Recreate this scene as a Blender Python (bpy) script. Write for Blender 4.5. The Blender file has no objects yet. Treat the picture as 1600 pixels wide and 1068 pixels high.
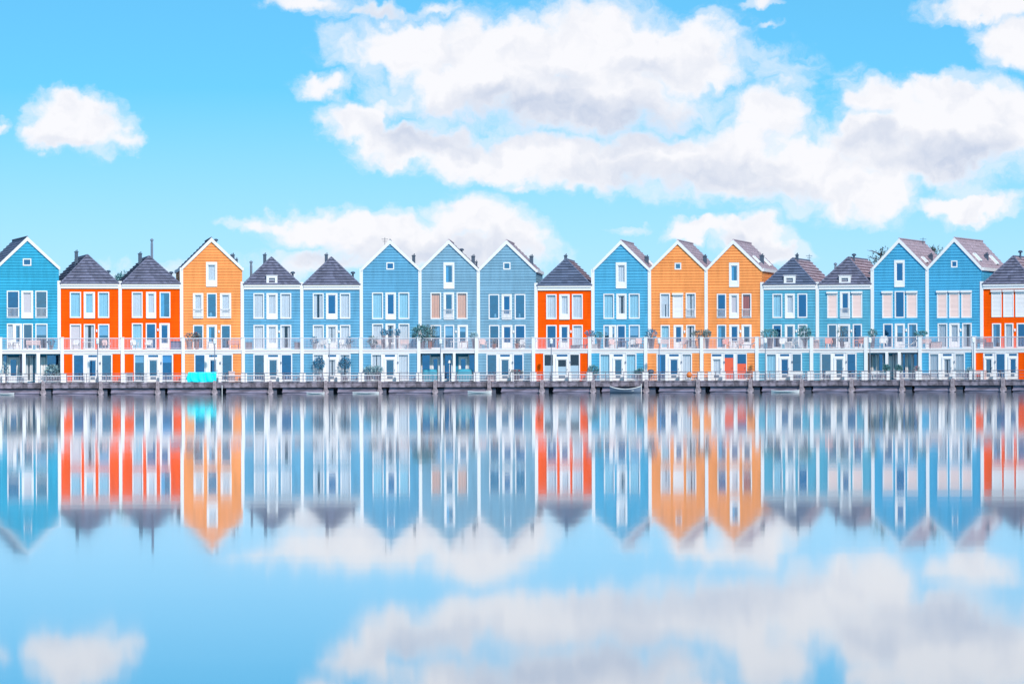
import bpy, math, random
from mathutils import Vector, Matrix
R = math.radians
sc = bpy.context.scene
col = sc.collection

# ------------------------------------------------------------------ camera
F = 7140.0            # focal length in pixels of a 1600 px wide picture
CAM_H = 0.35          # eye height above the water
HOR = 608.6           # horizon row
ROLL = 0.18
cam_d = bpy.data.cameras.new('camera'); cam = bpy.data.objects.new('camera', cam_d); col.objects.link(cam)
cam_d.sensor_width = 36.0; cam_d.lens = 36.0 * F / 1600.0
cam_d.shift_y = (HOR - 534.0) / 1600.0
cam_d.clip_start = 0.5; cam_d.clip_end = 20000
cam.location = (0, 0, CAM_H)
cam.rotation_euler = (Matrix.Rotation(R(90), 4, 'X') @ Matrix.Rotation(R(-ROLL), 4, 'Z')).to_euler()
sc.camera = cam

# ------------------------------------------------------------------ exposure
vs = sc.view_settings
vs.view_transform = 'Standard'; vs.look = 'None'; vs.exposure = 0.15; vs.gamma = 1.0; vs.use_curve_mapping = False

# ------------------------------------------------------------------ sun and sky
SUN_EL, SUN_AZ = 38.0, 158.0      # azimuth clockwise from +Y: behind the camera, to the right
sd = bpy.data.lights.new('sun', 'SUN'); so = bpy.data.objects.new('sun', sd); col.objects.link(so)
sd.energy = 3.3; sd.angle = R(2.5); sd.color = (1.0, 0.93, 0.86)
sdir = Vector((math.sin(R(SUN_AZ)) * math.cos(R(SUN_EL)), math.cos(R(SUN_AZ)) * math.cos(R(SUN_EL)), math.sin(R(SUN_EL))))
so.rotation_euler = sdir.to_track_quat('Z', 'Y').to_euler()
so.location = (60, -100, 120)

class NT:
    """small helper for building node trees"""
    def __init__(s, nt): s.nt = nt; s.x = 0
    def n(s, t, **kw):
        o = s.nt.nodes.new(t); s.x += 40; o.location = (s.x, 0)
        for k, v in kw.items(): setattr(o, k, v)
        return o
    def put(s, sock, v):
        if hasattr(v, 'is_output') or isinstance(v, bpy.types.NodeSocket): s.nt.links.new(v, sock)
        else: sock.default_value = v
    def m(s, op, a, b=None, c=None, clamp=False):
        o = s.n('ShaderNodeMath', operation=op, use_clamp=clamp)
        s.put(o.inputs[0], a)
        if b is not None: s.put(o.inputs[1], b)
        if c is not None: s.put(o.inputs[2], c)
        return o.outputs[0]
    def v(s, op, a, b=None):
        o = s.n('ShaderNodeVectorMath', operation=op)
        s.put(o.inputs[0], a)
        if b is not None: s.put(o.inputs[1], b)
        return o.outputs[0]
    def noise(s, vec, scale, detail=4, rough=0.5, dist=0.0, out='Fac'):
        o = s.n('ShaderNodeTexNoise')
        s.put(o.inputs['Vector'], vec); o.inputs['Scale'].default_value = scale
        o.inputs['Detail'].default_value = detail; o.inputs['Roughness'].default_value = rough
        o.inputs['Distortion'].default_value = dist
        return o.outputs[out]
    def ramp(s, val, a, b, lo=0.0, hi=1.0, smooth=True):
        o = s.n('ShaderNodeMapRange'); o.interpolation_type = 'SMOOTHSTEP' if smooth else 'LINEAR'
        s.put(o.inputs['Value'], val)
        for k, q in (('From Min', a), ('From Max', b), ('To Min', lo), ('To Max', hi)): s.put(o.inputs[k], q)
        return o.outputs['Result']
    def mix(s, fac, a, b, blend='MIX'):
        o = s.n('ShaderNodeMix', data_type='RGBA', blend_type=blend)
        s.put(o.inputs[0], fac); s.put(o.inputs[6], a); s.put(o.inputs[7], b)
        return o.outputs[2]

world = bpy.data.worlds.new('World'); sc.world = world; world.use_nodes = True
wt = world.node_tree; wt.nodes.clear(); W = NT(wt)
def build_sky():
    geo = W.n('ShaderNodeTexCoord').outputs['Generated']
    sep = W.n('ShaderNodeSeparateXYZ'); W.put(sep.inputs[0], geo)
    x, y, z = sep.outputs
    # clear sky: the low sky of the picture is as blue as a sky seen higher up
    zz = W.m('ADD', W.m('MULTIPLY', W.m('ABSOLUTE', z), SKY_ZMUL), SKY_ZADD)
    cmb = W.n('ShaderNodeCombineXYZ'); W.put(cmb.inputs[0], x); W.put(cmb.inputs[1], y); W.put(cmb.inputs[2], zz)
    sky = W.n('ShaderNodeTexSky', sky_type='NISHITA'); sky.sun_disc = False
    sky.sun_elevation = R(SUN_EL); sky.sun_rotation = R(SUN_AZ)
    sky.air_density = 1.0; sky.dust_density = 0.3; sky.ozone_density = 2.5
    W.put(sky.inputs['Vector'], W.v('NORMALIZE', cmb.outputs[0]))
    clear = W.mix(1.0, sky.outputs[0], SKY_TINT, 'MULTIPLY')
    pale = W.ramp(z, 0.002, 0.066, 0.92, 0.0, smooth=False)
    clear = W.mix(pale, clear, (5.7, 7.4, 8.8, 1))
    # angular coordinates in units of 1/71.4 rad (one unit is 100 picture pixels)
    az = W.m('MULTIPLY', W.m('ARCTAN2', x, y), F / 100.0)
    el = W.m('MULTIPLY', W.m('ARCSINE', z), F / 100.0)
    p = W.n('ShaderNodeCombineXYZ'); W.put(p.inputs[0], az); W.put(p.inputs[1], el)
    p = p.outputs[0]
    # billowing warp
    w1 = W.v('SUBTRACT', W.noise(p, 0.9, 3, 0.55, out='Color'), (0.5, 0.5, 0.5))
    w2 = W.v('SUBTRACT', W.noise(p, 3.0, 4, 0.55, out='Color'), (0.5, 0.5, 0.5))
    def scale(vec, f):
        o = W.n('ShaderNodeVectorMath', operation='SCALE'); W.put(o.inputs[0], vec); o.inputs['Scale'].default_value = f
        return o.outputs[0]
    pw = W.v('ADD', W.v('ADD', p, scale(w1, 0.9)), scale(w2, 0.46))
    ps = W.n('ShaderNodeSeparateXYZ'); W.put(ps.inputs[0], pw)
    def blobs(lst, px):
        tot = None
        for (cx, cy, rx, ry, *wgt) in lst:
            ax = (cx - 800) / 100.0; ay = (HOR - cy) / 100.0; wg = wgt[0] if wgt else 1.0
            o = W.n('ShaderNodeVectorMath', operation='MULTIPLY_ADD'); W.put(o.inputs[0], px)
            o.inputs[1].default_value = (100.0 / rx, 100.0 / ry, 0); o.inputs[2].default_value = (-ax * 100.0 / rx, -ay * 100.0 / ry, 0)
            ln = W.n('ShaderNodeVectorMath', operation='DOT_PRODUCT'); W.put(ln.inputs[0], o.outputs[0]); W.put(ln.inputs[1], o.outputs[0])
            f = W.m('MULTIPLY_ADD', ln.outputs['Value'], -0.5 * wg, wg)
            tot = W.m('MAXIMUM', f, 0.0) if tot is None else W.m('SMOOTH_MAX', tot, f, 0.18)
        return tot
    C = [(125,190,80,46), (85,208,50,28), (185,212,48,18,.8), (2,190,16,10,.75),
         (640,75,120,50), (800,80,170,66), (950,80,180,78), (1080,90,110,66), (900,160,220,58), (740,130,150,60),
         (560,190,70,34), (650,220,110,36), (760,245,130,34), (880,250,160,40), (1010,250,150,48), (1130,255,140,66),
         (1200,185,70,52), (1250,270,140,56), (1350,310,85,42), (505,130,48,22,.8), (610,160,50,22,.8),
         (1390,165,80,36), (1480,190,140,60), (1570,200,120,70), (1450,250,150,50), (1520,322,95,24), (1360,225,100,40),
         (480,8,75,18,.85), (590,18,90,16,.75), (690,12,50,14,.7), (1540,15,90,24), (1585,70,60,44), (1185,5,38,10,.75), (1200,46,28,7,.62), (1225,120,60,45,.62), (1330,140,50,30,.58),
         (420,345,62,15,.85), (520,352,110,32), (620,365,130,38), (735,345,68,46), (790,372,72,48), (690,396,170,36), (520,408,150,26,.8), (240,415,70,14,.6),
         (1090,362,55,19), (1170,366,62,28), (1190,394,75,26), (985,354,28,9,.62), (818,286,22,12,.75), (1470,150,60,30)]
    dens = blobs(C, pw)
    # the rest of the sky carries on with the same kind of broken cloud
    far = W.noise(geo, 7.0, 6, 0.55, 0.4)
    farm = W.ramp(far, 0.47, 0.72, 0.0, 1.0)
    inx = W.ramp(W.m('ABSOLUTE', az), 8.6, 11.0)
    iny = W.ramp(el, 6.3, 8.5)
    outm = W.m('MAXIMUM', inx, iny)
    dens = W.m('MAXIMUM', dens, W.m('MULTIPLY', farm, outm))
    fine = W.noise(pw, 2.0, 6, 0.55)
    dn = W.m('ADD', dens, W.m('MULTIPLY', W.m('SUBTRACT', fine, 0.5), 0.65))
    mask = W.ramp(dn, 0.40, 0.84)
    veiln = W.noise(W.v('MULTIPLY', pw, (0.8, 1.5, 1)), 1.6, 7, 0.62)
    veil = W.m('MULTIPLY', W.ramp(W.m('ADD', dens, W.m('MULTIPLY', W.m('SUBTRACT', veiln, 0.5), 1.9)), 0.12, 0.85), 0.55)
    veil = W.m('MULTIPLY', veil, W.ramp(dens, 0.02, 0.35))
    mask = W.m('MAXIMUM', mask, veil)
    G = [(850,185,170,42,.9), (980,190,130,38,.9), (690,205,90,30,.7), (1060,280,150,32,.7), (1480,250,130,34,.7), (700,402,170,30,.6),
         (570,22,70,12,.8), (880,120,60,18,.45), (1200,300,90,20,.6), (1000,110,70,16,.35), (120,225,70,12,.4), (520,400,120,16,.5), (1180,395,60,14,.5), (1380,225,80,18,.6), (1570,265,60,18,.7)]
    grey = W.m('MULTIPLY', blobs(G, pw), 0.95)
    tex = W.noise(pw, 0.9, 4, 0.5)
    gsum = W.m('ADD', grey, W.m('MULTIPLY', W.m('SUBTRACT', tex, 0.50), 0.55), clamp=True)
    # billow relief: compare the cloud's bumps with those a little towards the light
    r0 = W.noise(pw, 1.4, 4, 0.5); r1 = W.noise(W.v('ADD', pw, (-0.10, 0.20, 0)), 1.4, 4, 0.5)
    rl = W.m('MULTIPLY', W.m('SUBTRACT', r1, r0), 1.2)
    gsum = W.m('ADD', gsum, rl, clamp=True)
    gsum = W.m('MULTIPLY', gsum, W.ramp(dn, 0.5, 0.95))
    ccol = W.mix(gsum, (8.85, 8.75, 9.0, 1), (5.0, 5.65, 7.1, 1))
    c = W.mix(W.m('MULTIPLY', mask, 0.97), clear, ccol)
    bg = W.n('ShaderNodeBackground'); bg.inputs['Strength'].default_value = 0.1
    W.put(bg.inputs['Color'], c)
    out = W.n('ShaderNodeOutputWorld'); wt.links.new(bg.outputs[0], out.inputs[0])
SKY_ZMUL, SKY_ZADD = 3.5, 0.30
SKY_TINT = (1.32, 3.0, 2.75, 1)
build_sky()
world.cycles.sampling_method = 'NONE'
cy = sc.cycles; cy.max_bounces = 6; cy.diffuse_bounces = 2; cy.glossy_bounces = 3; cy.transmission_bounces = 2; cy.transparent_max_bounces = 8; cy.caustics_reflective = False; cy.caustics_refractive = False

# ------------------------------------------------------------------ materials
MATS = {}
def mat(name, colr, rough=0.6, var=0.12, scale=1.5, island=0.0, bump=0.0, bscale=30.0, spec=0.4, metal=0.0, streak=None, lo=0.0, hi=1.0):
    if name in MATS: return MATS[name]
    m = bpy.data.materials.new(name); m.use_nodes = True; m.node_tree.nodes.clear(); T = NT(m.node_tree)
    b = T.n('ShaderNodeBsdfPrincipled')
    oc = T.n('ShaderNodeTexCoord').outputs['Object']
    vec = oc
    if streak: vec = T.v('MULTIPLY', oc, streak)
    n = T.noise(vec, scale, 6, 0.6)
    if lo > 0: n = T.ramp(n, lo, hi)
    k = T.m('ADD', 1.0 - var, T.m('MULTIPLY', n, 2 * var))
    if island:
        r = T.n('ShaderNodeNewGeometry').outputs['Random Per Island']
        k = T.m('MULTIPLY', k, T.m('ADD', 1.0 - island, T.m('MULTIPLY', r, 2 * island)))
    c = T.mix(1.0, (*colr, 1), k, 'MULTIPLY')
    T.put(b.inputs['Base Color'], c)
    b.inputs['Roughness'].default_value = rough; b.inputs['Metallic'].default_value = metal
    b.inputs['Specular IOR Level'].default_value = spec
    if bump:
        bp = T.n('ShaderNodeBump'); bp.inputs['Strength'].default_value = bump; bp.inputs['Distance'].default_value = 0.03
        T.put(bp.inputs['Height'], T.noise(vec, bscale, 5, 0.6)); T.put(b.inputs['Normal'], bp.outputs[0])
    o = T.n('ShaderNodeOutputMaterial'); m.node_tree.links.new(b.outputs[0], o.inputs[0])
    MATS[name] = m
    return m
def glass_mat(name, refl, tint, fac):
    m = bpy.data.materials.new(name); m.use_nodes = True; m.node_tree.nodes.clear(); T = NT(m.node_tree)
    t = T.n('ShaderNodeBsdfTransparent'); t.inputs[0].default_value = (*tint, 1)
    g = T.n('ShaderNodeBsdfGlossy'); g.inputs['Color'].default_value = (*refl, 1); g.inputs['Roughness'].default_value = 0.03
    oc = T.n('ShaderNodeTexCoord').outputs['Object']
    bp = T.n('ShaderNodeBump'); bp.inputs['Strength'].default_value = 0.25; bp.inputs['Distance'].default_value = 0.02
    T.put(bp.inputs['Height'], T.noise(oc, 1.1, 2, 0.5)); T.put(g.inputs['Normal'], bp.outputs[0])
    lw = T.n('ShaderNodeLayerWeight'); lw.inputs['Blend'].default_value = 0.2
    f = T.m('ADD', fac, T.m('MULTIPLY', lw.outputs['Fresnel'], 0.5), clamp=True)
    mx = T.n('ShaderNodeMixShader'); T.put(mx.inputs[0], f)
    m.node_tree.links.new(t.outputs[0], mx.inputs[1]); m.node_tree.links.new(g.outputs[0], mx.inputs[2])
    o = T.n('ShaderNodeOutputMaterial'); m.node_tree.links.new(mx.outputs[0], o.inputs[0])
    MATS[name] = m
    return m
WHITE = mat('white_paint', (0.86, 0.82, 0.815), 0.5, 0.05, 2.0, island=0.02)
GLASS = glass_mat('window_glass', (0.34, 0.70, 1.0), (0.55, 0.80, 0.95), 0.32)
GLASS2 = glass_mat('window_glass_dark', (0.17, 0.55, 1.0), (0.35, 0.65, 0.9), 0.33)
GLASSC = glass_mat('window_glass_clear', (0.6, 0.8, 1.0), (0.90, 0.94, 0.97), 0.10)
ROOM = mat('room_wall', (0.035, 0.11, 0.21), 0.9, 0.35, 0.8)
CURT = mat('curtain_white', (0.80, 0.80, 0.83), 0.9, 0.08)
CURTB = mat('curtain_pale_blue', (0.42, 0.72, 0.84), 0.9, 0.08)
CURTO = mat('curtain_peach', (0.95, 0.52, 0.36), 0.9, 0.08)
CURTX = mat('curtain_rust', (0.55, 0.12, 0.07), 0.9, 0.12)
SHP = mat('shutter_peach', (0.92, 0.66, 0.60), 0.6, 0.04, island=0.04)
SHW = mat('shutter_white', (0.86, 0.80, 0.79), 0.6, 0.04, island=0.04)
SHUTK = mat('shutter_pink', (0.88, 0.72, 0.72), 0.6, 0.04)
TILE = mat('roof_tile_brown', (0.44, 0.315, 0.35), 0.75, 0.25, 0.9, island=0.16, bump=0.3)
TILED = mat('roof_tile_grey', (0.15, 0.15, 0.215), 0.7, 0.2, 0.9, island=0.28, bump=0.3)
SLATE = mat('slate_blue', (0.115, 0.14, 0.215), 0.65, 0.2, 1.2, island=0.22, bump=0.2)
DARK = mat('dark_metal', (0.07, 0.10, 0.15), 0.5, 0.2)
PIPE = mat('pipe_grey', (0.20, 0.24, 0.31), 0.45, 0.15)
RAILM = mat('rail_white', (0.78, 0.76, 0.78), 0.45, 0.06)
PICK = mat('picket_grey', (0.50, 0.46, 0.54), 0.5, 0.08)
RAILD = mat('quay_rail_metal', (0.20, 0.17, 0.21), 0.5, 0.2)
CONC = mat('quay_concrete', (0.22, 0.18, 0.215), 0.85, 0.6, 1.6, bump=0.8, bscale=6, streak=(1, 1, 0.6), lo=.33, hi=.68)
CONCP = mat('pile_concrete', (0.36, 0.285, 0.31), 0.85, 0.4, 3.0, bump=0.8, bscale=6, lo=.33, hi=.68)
CONCD = mat('quay_wall_dark', (0.10, 0.11, 0.16), 0.7, 0.4, 1.2, bump=0.6, bscale=5, streak=(0.4, 0.4, 2))  # darker, bluer concrete than the wall panels standing before it
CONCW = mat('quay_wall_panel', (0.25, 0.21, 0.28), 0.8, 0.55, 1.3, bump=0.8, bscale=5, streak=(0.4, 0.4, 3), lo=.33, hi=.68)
DECK = mat('deck_boards', (0.30, 0.26, 0.27), 0.8, 0.25, 2)
SLABP = mat('slab_pink', (0.88, 0.735, 0.70), 0.6, 0.08, 1.0, streak=(0.4, 0.4, 2))
LEAF = [mat('leaf_teal', (0.11, 0.27, 0.29), 0.55, 0.3, 2, island=0.5), mat('leaf_green', (0.17, 0.24, 0.24), 0.55, 0.3, 2, island=0.5),
        mat('leaf_pale', (0.30, 0.46, 0.50), 0.55, 0.3, 2, island=0.4), mat('leaf_blue', (0.08, 0.27, 0.42), 0.55, 0.3, 2, island=0.5)]
BARK = mat('bark', (0.11, 0.085, 0.085), 0.9, 0.3, 6, bump=0.5)
TERRA = mat('terracotta', (0.62, 0.22, 0.14), 0.8, 0.15)
POTW = mat('pot_white', (0.76, 0.70, 0.69), 0.6, 0.1)
POTG = mat('pot_grey', (0.32, 0.28, 0.33), 0.7, 0.2)
PINKC = mat('furniture_pink', (0.80, 0.36, 0.30), 0.6, 0.1)
PINKP = mat('furniture_pale_pink', (0.82, 0.58, 0.55), 0.7, 0.1)
PLAST = mat('furniture_white', (0.84, 0.81, 0.80), 0.4, 0.04)
WOODG = mat('furniture_grey_wood', (0.25, 0.21, 0.25), 0.8, 0.25, 4)
TARP = mat('turquoise_tarpaulin', (0.0, 0.84, 0.93), 0.42, 0.06, 2, bump=0.3, bscale=4)
COVER = mat('teal_cover', (0.05, 0.33, 0.45), 0.7, 0.12, 2)
REDP = mat('red_blossom', (0.62, 0.04, 0.05), 0.6, 0.2, island=0.3)
ORANGEP = mat('orange_rubber', (0.9, 0.22, 0.03), 0.5, 0.1)
TEALW = mat('veranda_teal', (0.03, 0.27, 0.42), 0.6, 0.2, 1)
REDD = mat('red_door_paint', (0.86, 0.13, 0.06), 0.5, 0.05)
LAMPW = mat('lamp_white', (0.85, 0.84, 0.84), 0.35, 0.03)
HULL = mat('boat_hull', (0.16, 0.20, 0.27), 0.5, 0.15); HULLW = mat('boat_white', (0.80, 0.77, 0.76), 0.4, 0.06)
GROUND = mat('ground', (0.16, 0.17, 0.12), 0.95, 0.3, 0.3)
PARAS = mat('parasol_cloth', (0.07, 0.08, 0.14), 0.8, 0.2)
FROST = mat('frosted_film', (0.62, 0.74, 0.82), 0.5, 0.05)
WCOL = {'sky': (0.045, 0.385, 0.57), 'blue': (0.14, 0.385, 0.565), 'grey': (0.225, 0.405, 0.53), 'azure': (0.10, 0.42, 0.63), 'cyan': (0.12, 0.425, 0.575),
        'orange': (0.99, 0.355, 0.11), 'red': (0.95, 0.10, 0.003), 'sea': (0.085, 0.41, 0.635)}
WALLM = {k: mat('siding_' + k, v, 0.62, 0.10, 1.0, island=0.06, bump=0.08, bscale=3, spec=0.03 if k == 'red' else 0.10, streak=(1.6, 1.6, .3), lo=.3, hi=.7) for k, v in WCOL.items()}

# ------------------------------------------------------------------ mesh helper
class MB:
    def __init__(s): s.v = []; s.f = []; s.smooth = False
    def poly(s, *pts):
        i = len(s.v); s.v += [tuple(p) for p in pts]; s.f.append(tuple(range(i, i + len(pts)))); return s
    def box(s, x0, x1, y0, y1, z0, z1):
        i = len(s.v)
        s.v += [(x0,y0,z0),(x1,y0,z0),(x1,y1,z0),(x0,y1,z0),(x0,y0,z1),(x1,y0,z1),(x1,y1,z1),(x0,y1,z1)]
        s.f += [tuple(i + k for k in q) for q in ((0,3,2,1),(4,5,6,7),(0,1,5,4),(1,2,6,5),(2,3,7,6),(3,0,4,7))]
        return s
    def prism(s, pts, y0, y1):       # outline in x,z extruded along y
        i = len(s.v); n = len(pts)
        s.v += [(p[0], y0, p[1]) for p in pts] + [(p[0], y1, p[1]) for p in pts]
        s.f.append(tuple(range(i, i + n))); s.f.append(tuple(range(i + 2 * n - 1, i + n - 1, -1)))
        for k in range(n):
            j = (k + 1) % n; s.f.append((i + k, i + n + k, i + n + j, i + j))
        return s
    def tube(s, pts, rad, seg=6):
        pts = [Vector(p) for p in pts]; n = len(pts)
        if not hasattr(rad, '__len__'): rad = [rad] * n
        base = len(s.v)
        for k, p in enumerate(pts):
            d = (pts[min(k + 1, n - 1)] - pts[max(k - 1, 0)]).normalized()
            a = d.orthogonal().normalized() if abs(d.z) < .9 else Vector((1, 0, 0)).cross(d).normalized()
            b = d.cross(a)
            for q in range(seg):
                t = 2 * math.pi * q / seg
                s.v.append(tuple(p + (a * math.cos(t) + b * math.sin(t)) * rad[k]))
        for k in range(n - 1):
            for q in range(seg):
                r = (q + 1) % seg
                s.f.append((base + k*seg + q, base + k*seg + r, base + (k+1)*seg + r, base + (k+1)*seg + q))
        s.f.append(tuple(base + q for q in reversed(range(seg)))); s.f.append(tuple(base + (n-1)*seg + q for q in range(seg)))
        return s
    def lathe(s, prof, seg=12, c=(0, 0, 0)):
        base = len(s.v); n = len(prof)
        for (r, z) in prof:
            for q in range(seg):
                t = 2 * math.pi * q / seg
                s.v.append((c[0] + r * math.cos(t), c[1] + r * math.sin(t), c[2] + z))
        for k in range(n - 1):
            for q in range(seg):
                r = (q + 1) % seg
                s.f.append((base + k*seg + q, base + k*seg + r, base + (k+1)*seg + r, base + (k+1)*seg + q))
        s.f.append(tuple(base + q for q in reversed(range(seg)))); s.f.append(tuple(base + (n-1)*seg + q for q in range(seg)))
        return s
    def mesh(s, name, m):
        me = bpy.data.meshes.new(name); me.from_pydata(s.v, [], s.f)
        for mm in (m if isinstance(m, (list, tuple)) else [m]): me.materials.append(mm)
        if s.smooth: me.polygons.foreach_set('use_smooth', [True] * len(me.polygons))
        me.update(); return me
    def build(s, name, m, parent=None, loc=(0, 0, 0), rz=0.0):
        o = bpy.data.objects.new(name, s.mesh(name, m)); col.objects.link(o)
        o.location = loc; o.rotation_euler = (0, 0, rz)
        if parent: o.parent = parent
        return o
def tag(o, label=None, cat=None, group=None, kind=None):
    for k, v in (('label', label), ('category', cat), ('group', group), ('kind', kind)):
        if v: o[k] = v
    return o
def empty(name, loc, rz=0.0):
    o = bpy.data.objects.new(name, None); col.objects.link(o); o.empty_display_size = 0.3
    o.location = loc; o.rotation_euler = (0, 0, rz); return o

# ------------------------------------------------------------------ plan of the row: a shallow bay facing the lake
BND = [-97, -5, 92.5, 188, 284, 379, 472, 565, 656.7, 748, 838, 927, 1015.5, 1104, 1191.3, 1277.8, 1363.8, 1449.5, 1534.7, 1619, 1702]
def theta(px): return R(0.0236 * (px - 630.0))
def trace():
    pts = {}
    for sgn in (1, -1):
        X = (630 - 800) / F * 420.0; Y = 420.0; last = 630.0
        want = sorted([b for b in BND if (b - 630) * sgn >= 0], key=lambda b: b * sgn)
        step = 0.02
        while want:
            t = theta(last)
            X2 = X + sgn * step * math.cos(t); Y2 = Y - sgn * step * math.sin(t)
            px = 800 + F * X2 / Y2
            if (px - want[0]) * sgn >= 0:
                k = (want[0] - last) / (px - last); pts[want[0]] = (X + (X2 - X) * k, Y + (Y2 - Y) * k); want.pop(0)
            X, Y, last = X2, Y2, px
    return [Vector((*pts[b], 0)) for b in BND]
CORN = trace()
NH = len(BND) - 1
ZD = 1.106           # top of the quay deck above the water
GFO = -2.45          # ground floor stands this far in front of the upper storeys
class Frame:
    def __init__(s, a, b):
        s.a = a; d = b - a; s.W = d.length; s.u = d.normalized(); s.back = Vector((-s.u.y, s.u.x, 0)); s.rz = math.atan2(s.u.y, s.u.x)
    def loc(s, px, py, yo=0.0):
        rx = (px - 800) / F; d = Vector((rx, 1, 0)); o = s.a + s.back * yo
        t = o.dot(s.back) / d.dot(s.back)
        P = d * t; hy = HOR - (px - 800) * math.tan(R(ROLL))
        return (P - s.a).dot(s.u), CAM_H + t * (hy - py) / F - ZD
    def U(s, px, yo=0.0): return s.loc(px, 500, yo)[0]
    def Z(s, px, py, yo=0.0): return s.loc(px, py, yo)[1]
    def world(s, u, yo, z=0.0): return s.a + s.u * u + s.back * yo + Vector((0, 0, ZD + z))
FR = [Frame(CORN[i], CORN[i + 1]) for i in range(NH)]
def lerp3(x, a, b, c):
    return a + (b - a) * x / 800.0 if x < 800 else b + (c - b) * (x - 800) / 800.0

# ------------------------------------------------------------------ setting: water, ground, quay
def water_mat():
    m = bpy.data.materials.new('lake_water'); m.use_nodes = True; m.node_tree.nodes.clear(); T = NT(m.node_tree)
    b = T.n('ShaderNodeBsdfPrincipled')
    b.inputs['Base Color'].default_value = (0.10, 0.17, 0.23, 1); b.inputs['IOR'].default_value = 1.40
    oc = T.n('ShaderNodeTexCoord').outputs['Object']
    big = T.noise(T.v('MULTIPLY', oc, (0.012, 0.05, 1)), 1.0, 3, 0.5)
    T.put(b.inputs['Roughness'], T.ramp(big, 0.35, 0.7, 0.0268, 0.0285))
    bp = T.n('ShaderNodeBump'); bp.inputs['Strength'].default_value = 0.03; bp.inputs['Distance'].default_value = 0.01
    T.put(bp.inputs['Height'], T.noise(T.v('MULTIPLY', oc, (0.25, 0.8, 1)), 1.0, 2, 0.5)); T.put(b.inputs['Normal'], bp.outputs[0])
    o = T.n('ShaderNodeOutputMaterial'); m.node_tree.links.new(b.outputs[0], o.inputs[0])
    return m
w = MB().poly((-4000, -3000, 0), (4000, -3000, 0), (4000, 6000, 0), (-4000, 6000, 0)).build('water', water_mat())
tag(w, 'still lake water mirroring the coloured houses and clouds', 'water', kind='structure')

QF = -5.6            # quay edge, in front of the upper house walls
def row_pt(i, u, yo): f = FR[i]; return f.a + f.u * u + f.back * yo
def offset_line(yo):
    pts = []
    for k in range(NH + 1):
        if k == 0: b = FR[0].back
        elif k == NH: b = FR[-1].back
        else: b = (FR[k-1].back + FR[k].back).normalized()
        pts.append(CORN[k] + b * yo)
    return pts
wl = offset_line(QF + 1.5)
g = MB()
ring = [Vector((-4000, wl[0].y, 0))] + wl + [Vector((4000, wl[-1].y, 0))]
for a, b in zip(ring[:-1], ring[1:]):
    g.poly((a.x, a.y, ZD - 0.06), (b.x, b.y, ZD - 0.06), (b.x, 6000, ZD - 0.06), (a.x, 6000, ZD - 0.06))
tag(g.build('ground', GROUND), 'ground behind and under the row of houses', 'ground', kind='structure')

quay = tag(empty('quay', (0, 0, 0)), 'weathered concrete quay on piles along the water', 'quay', kind='structure')
edge = offset_line(QF); inner = offset_line(QF + 1.5); gfl = offset_line(GFO + 0.4)
d = MB()
for k in range(NH):
    a, b, c, e = edge[k], edge[k+1], gfl[k+1], gfl[k]
    d.poly((a.x, a.y, ZD), (b.x, b.y, ZD), (c.x, c.y, ZD), (e.x, e.y, ZD))
d.build('deck', DECK, quay)
d = MB()
for k in range(NH):
    a, b = inner[k], inner[k+1]
    d.poly((a.x, a.y, -1.0), (b.x, b.y, -1.0), (b.x, b.y, ZD - .02), (a.x, a.y, ZD - .02))
for a, o in ((inner[0], -4000), (inner[-1], 4000)):
    d.poly((a.x, a.y, -1.0), (o, a.y, -1.0), (o, a.y, ZD - .02), (a.x, a.y, ZD - .02))
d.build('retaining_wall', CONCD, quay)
PILES = [-112, -22, 67, 157, 246, 335, 422.5, 509, 593.5, 680, 764.5, 847, 927, 1010, 1091, 1173, 1253, 1331, 1410, 1489, 1568, 1645]
def edge_at(px, yo):
    for k in range(NH):
        u = FR[k].U(px, yo)
        if (u < FR[k].W or k == NH - 1) and (u >= 0 or k == 0): return k, u
    k = max(range(NH), key=lambda q: -abs(FR[q].U(px, yo) - FR[q].W / 2)); return k, FR[k].U(px, yo)
random.seed(5)
pp = [edge_at(p, QF) for p in PILES]
for j, (k, u) in enumerate(pp):
    f = FR[k]; P = f.world(u, QF)
    m = MB()
    m.prism([(-.16, -1.0), (.16, -1.0), (.16, .05), (.26, .10), (.26, .34), (.16, .44), (.17, ZD - .12), (.13, ZD + .10), (.05, ZD + .15), (-.05, ZD + .15), (-.13, ZD + .10), (-.17, ZD - .12), (-.16, .44), (-.26, .34), (-.26, .10), (-.16, .05)], -.22, .14)
    m.build('pile', CONCP, quay, (P.x, P.y, 0), f.rz)
    m = MB(); m.box(-.5 + random.uniform(-.1, .1), .62 + random.uniform(-.1, .2), .3, 1.1, -.4, .50); m.build('pile_cap', CONCD, quay, (P.x, P.y, 0), f.rz)
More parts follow.
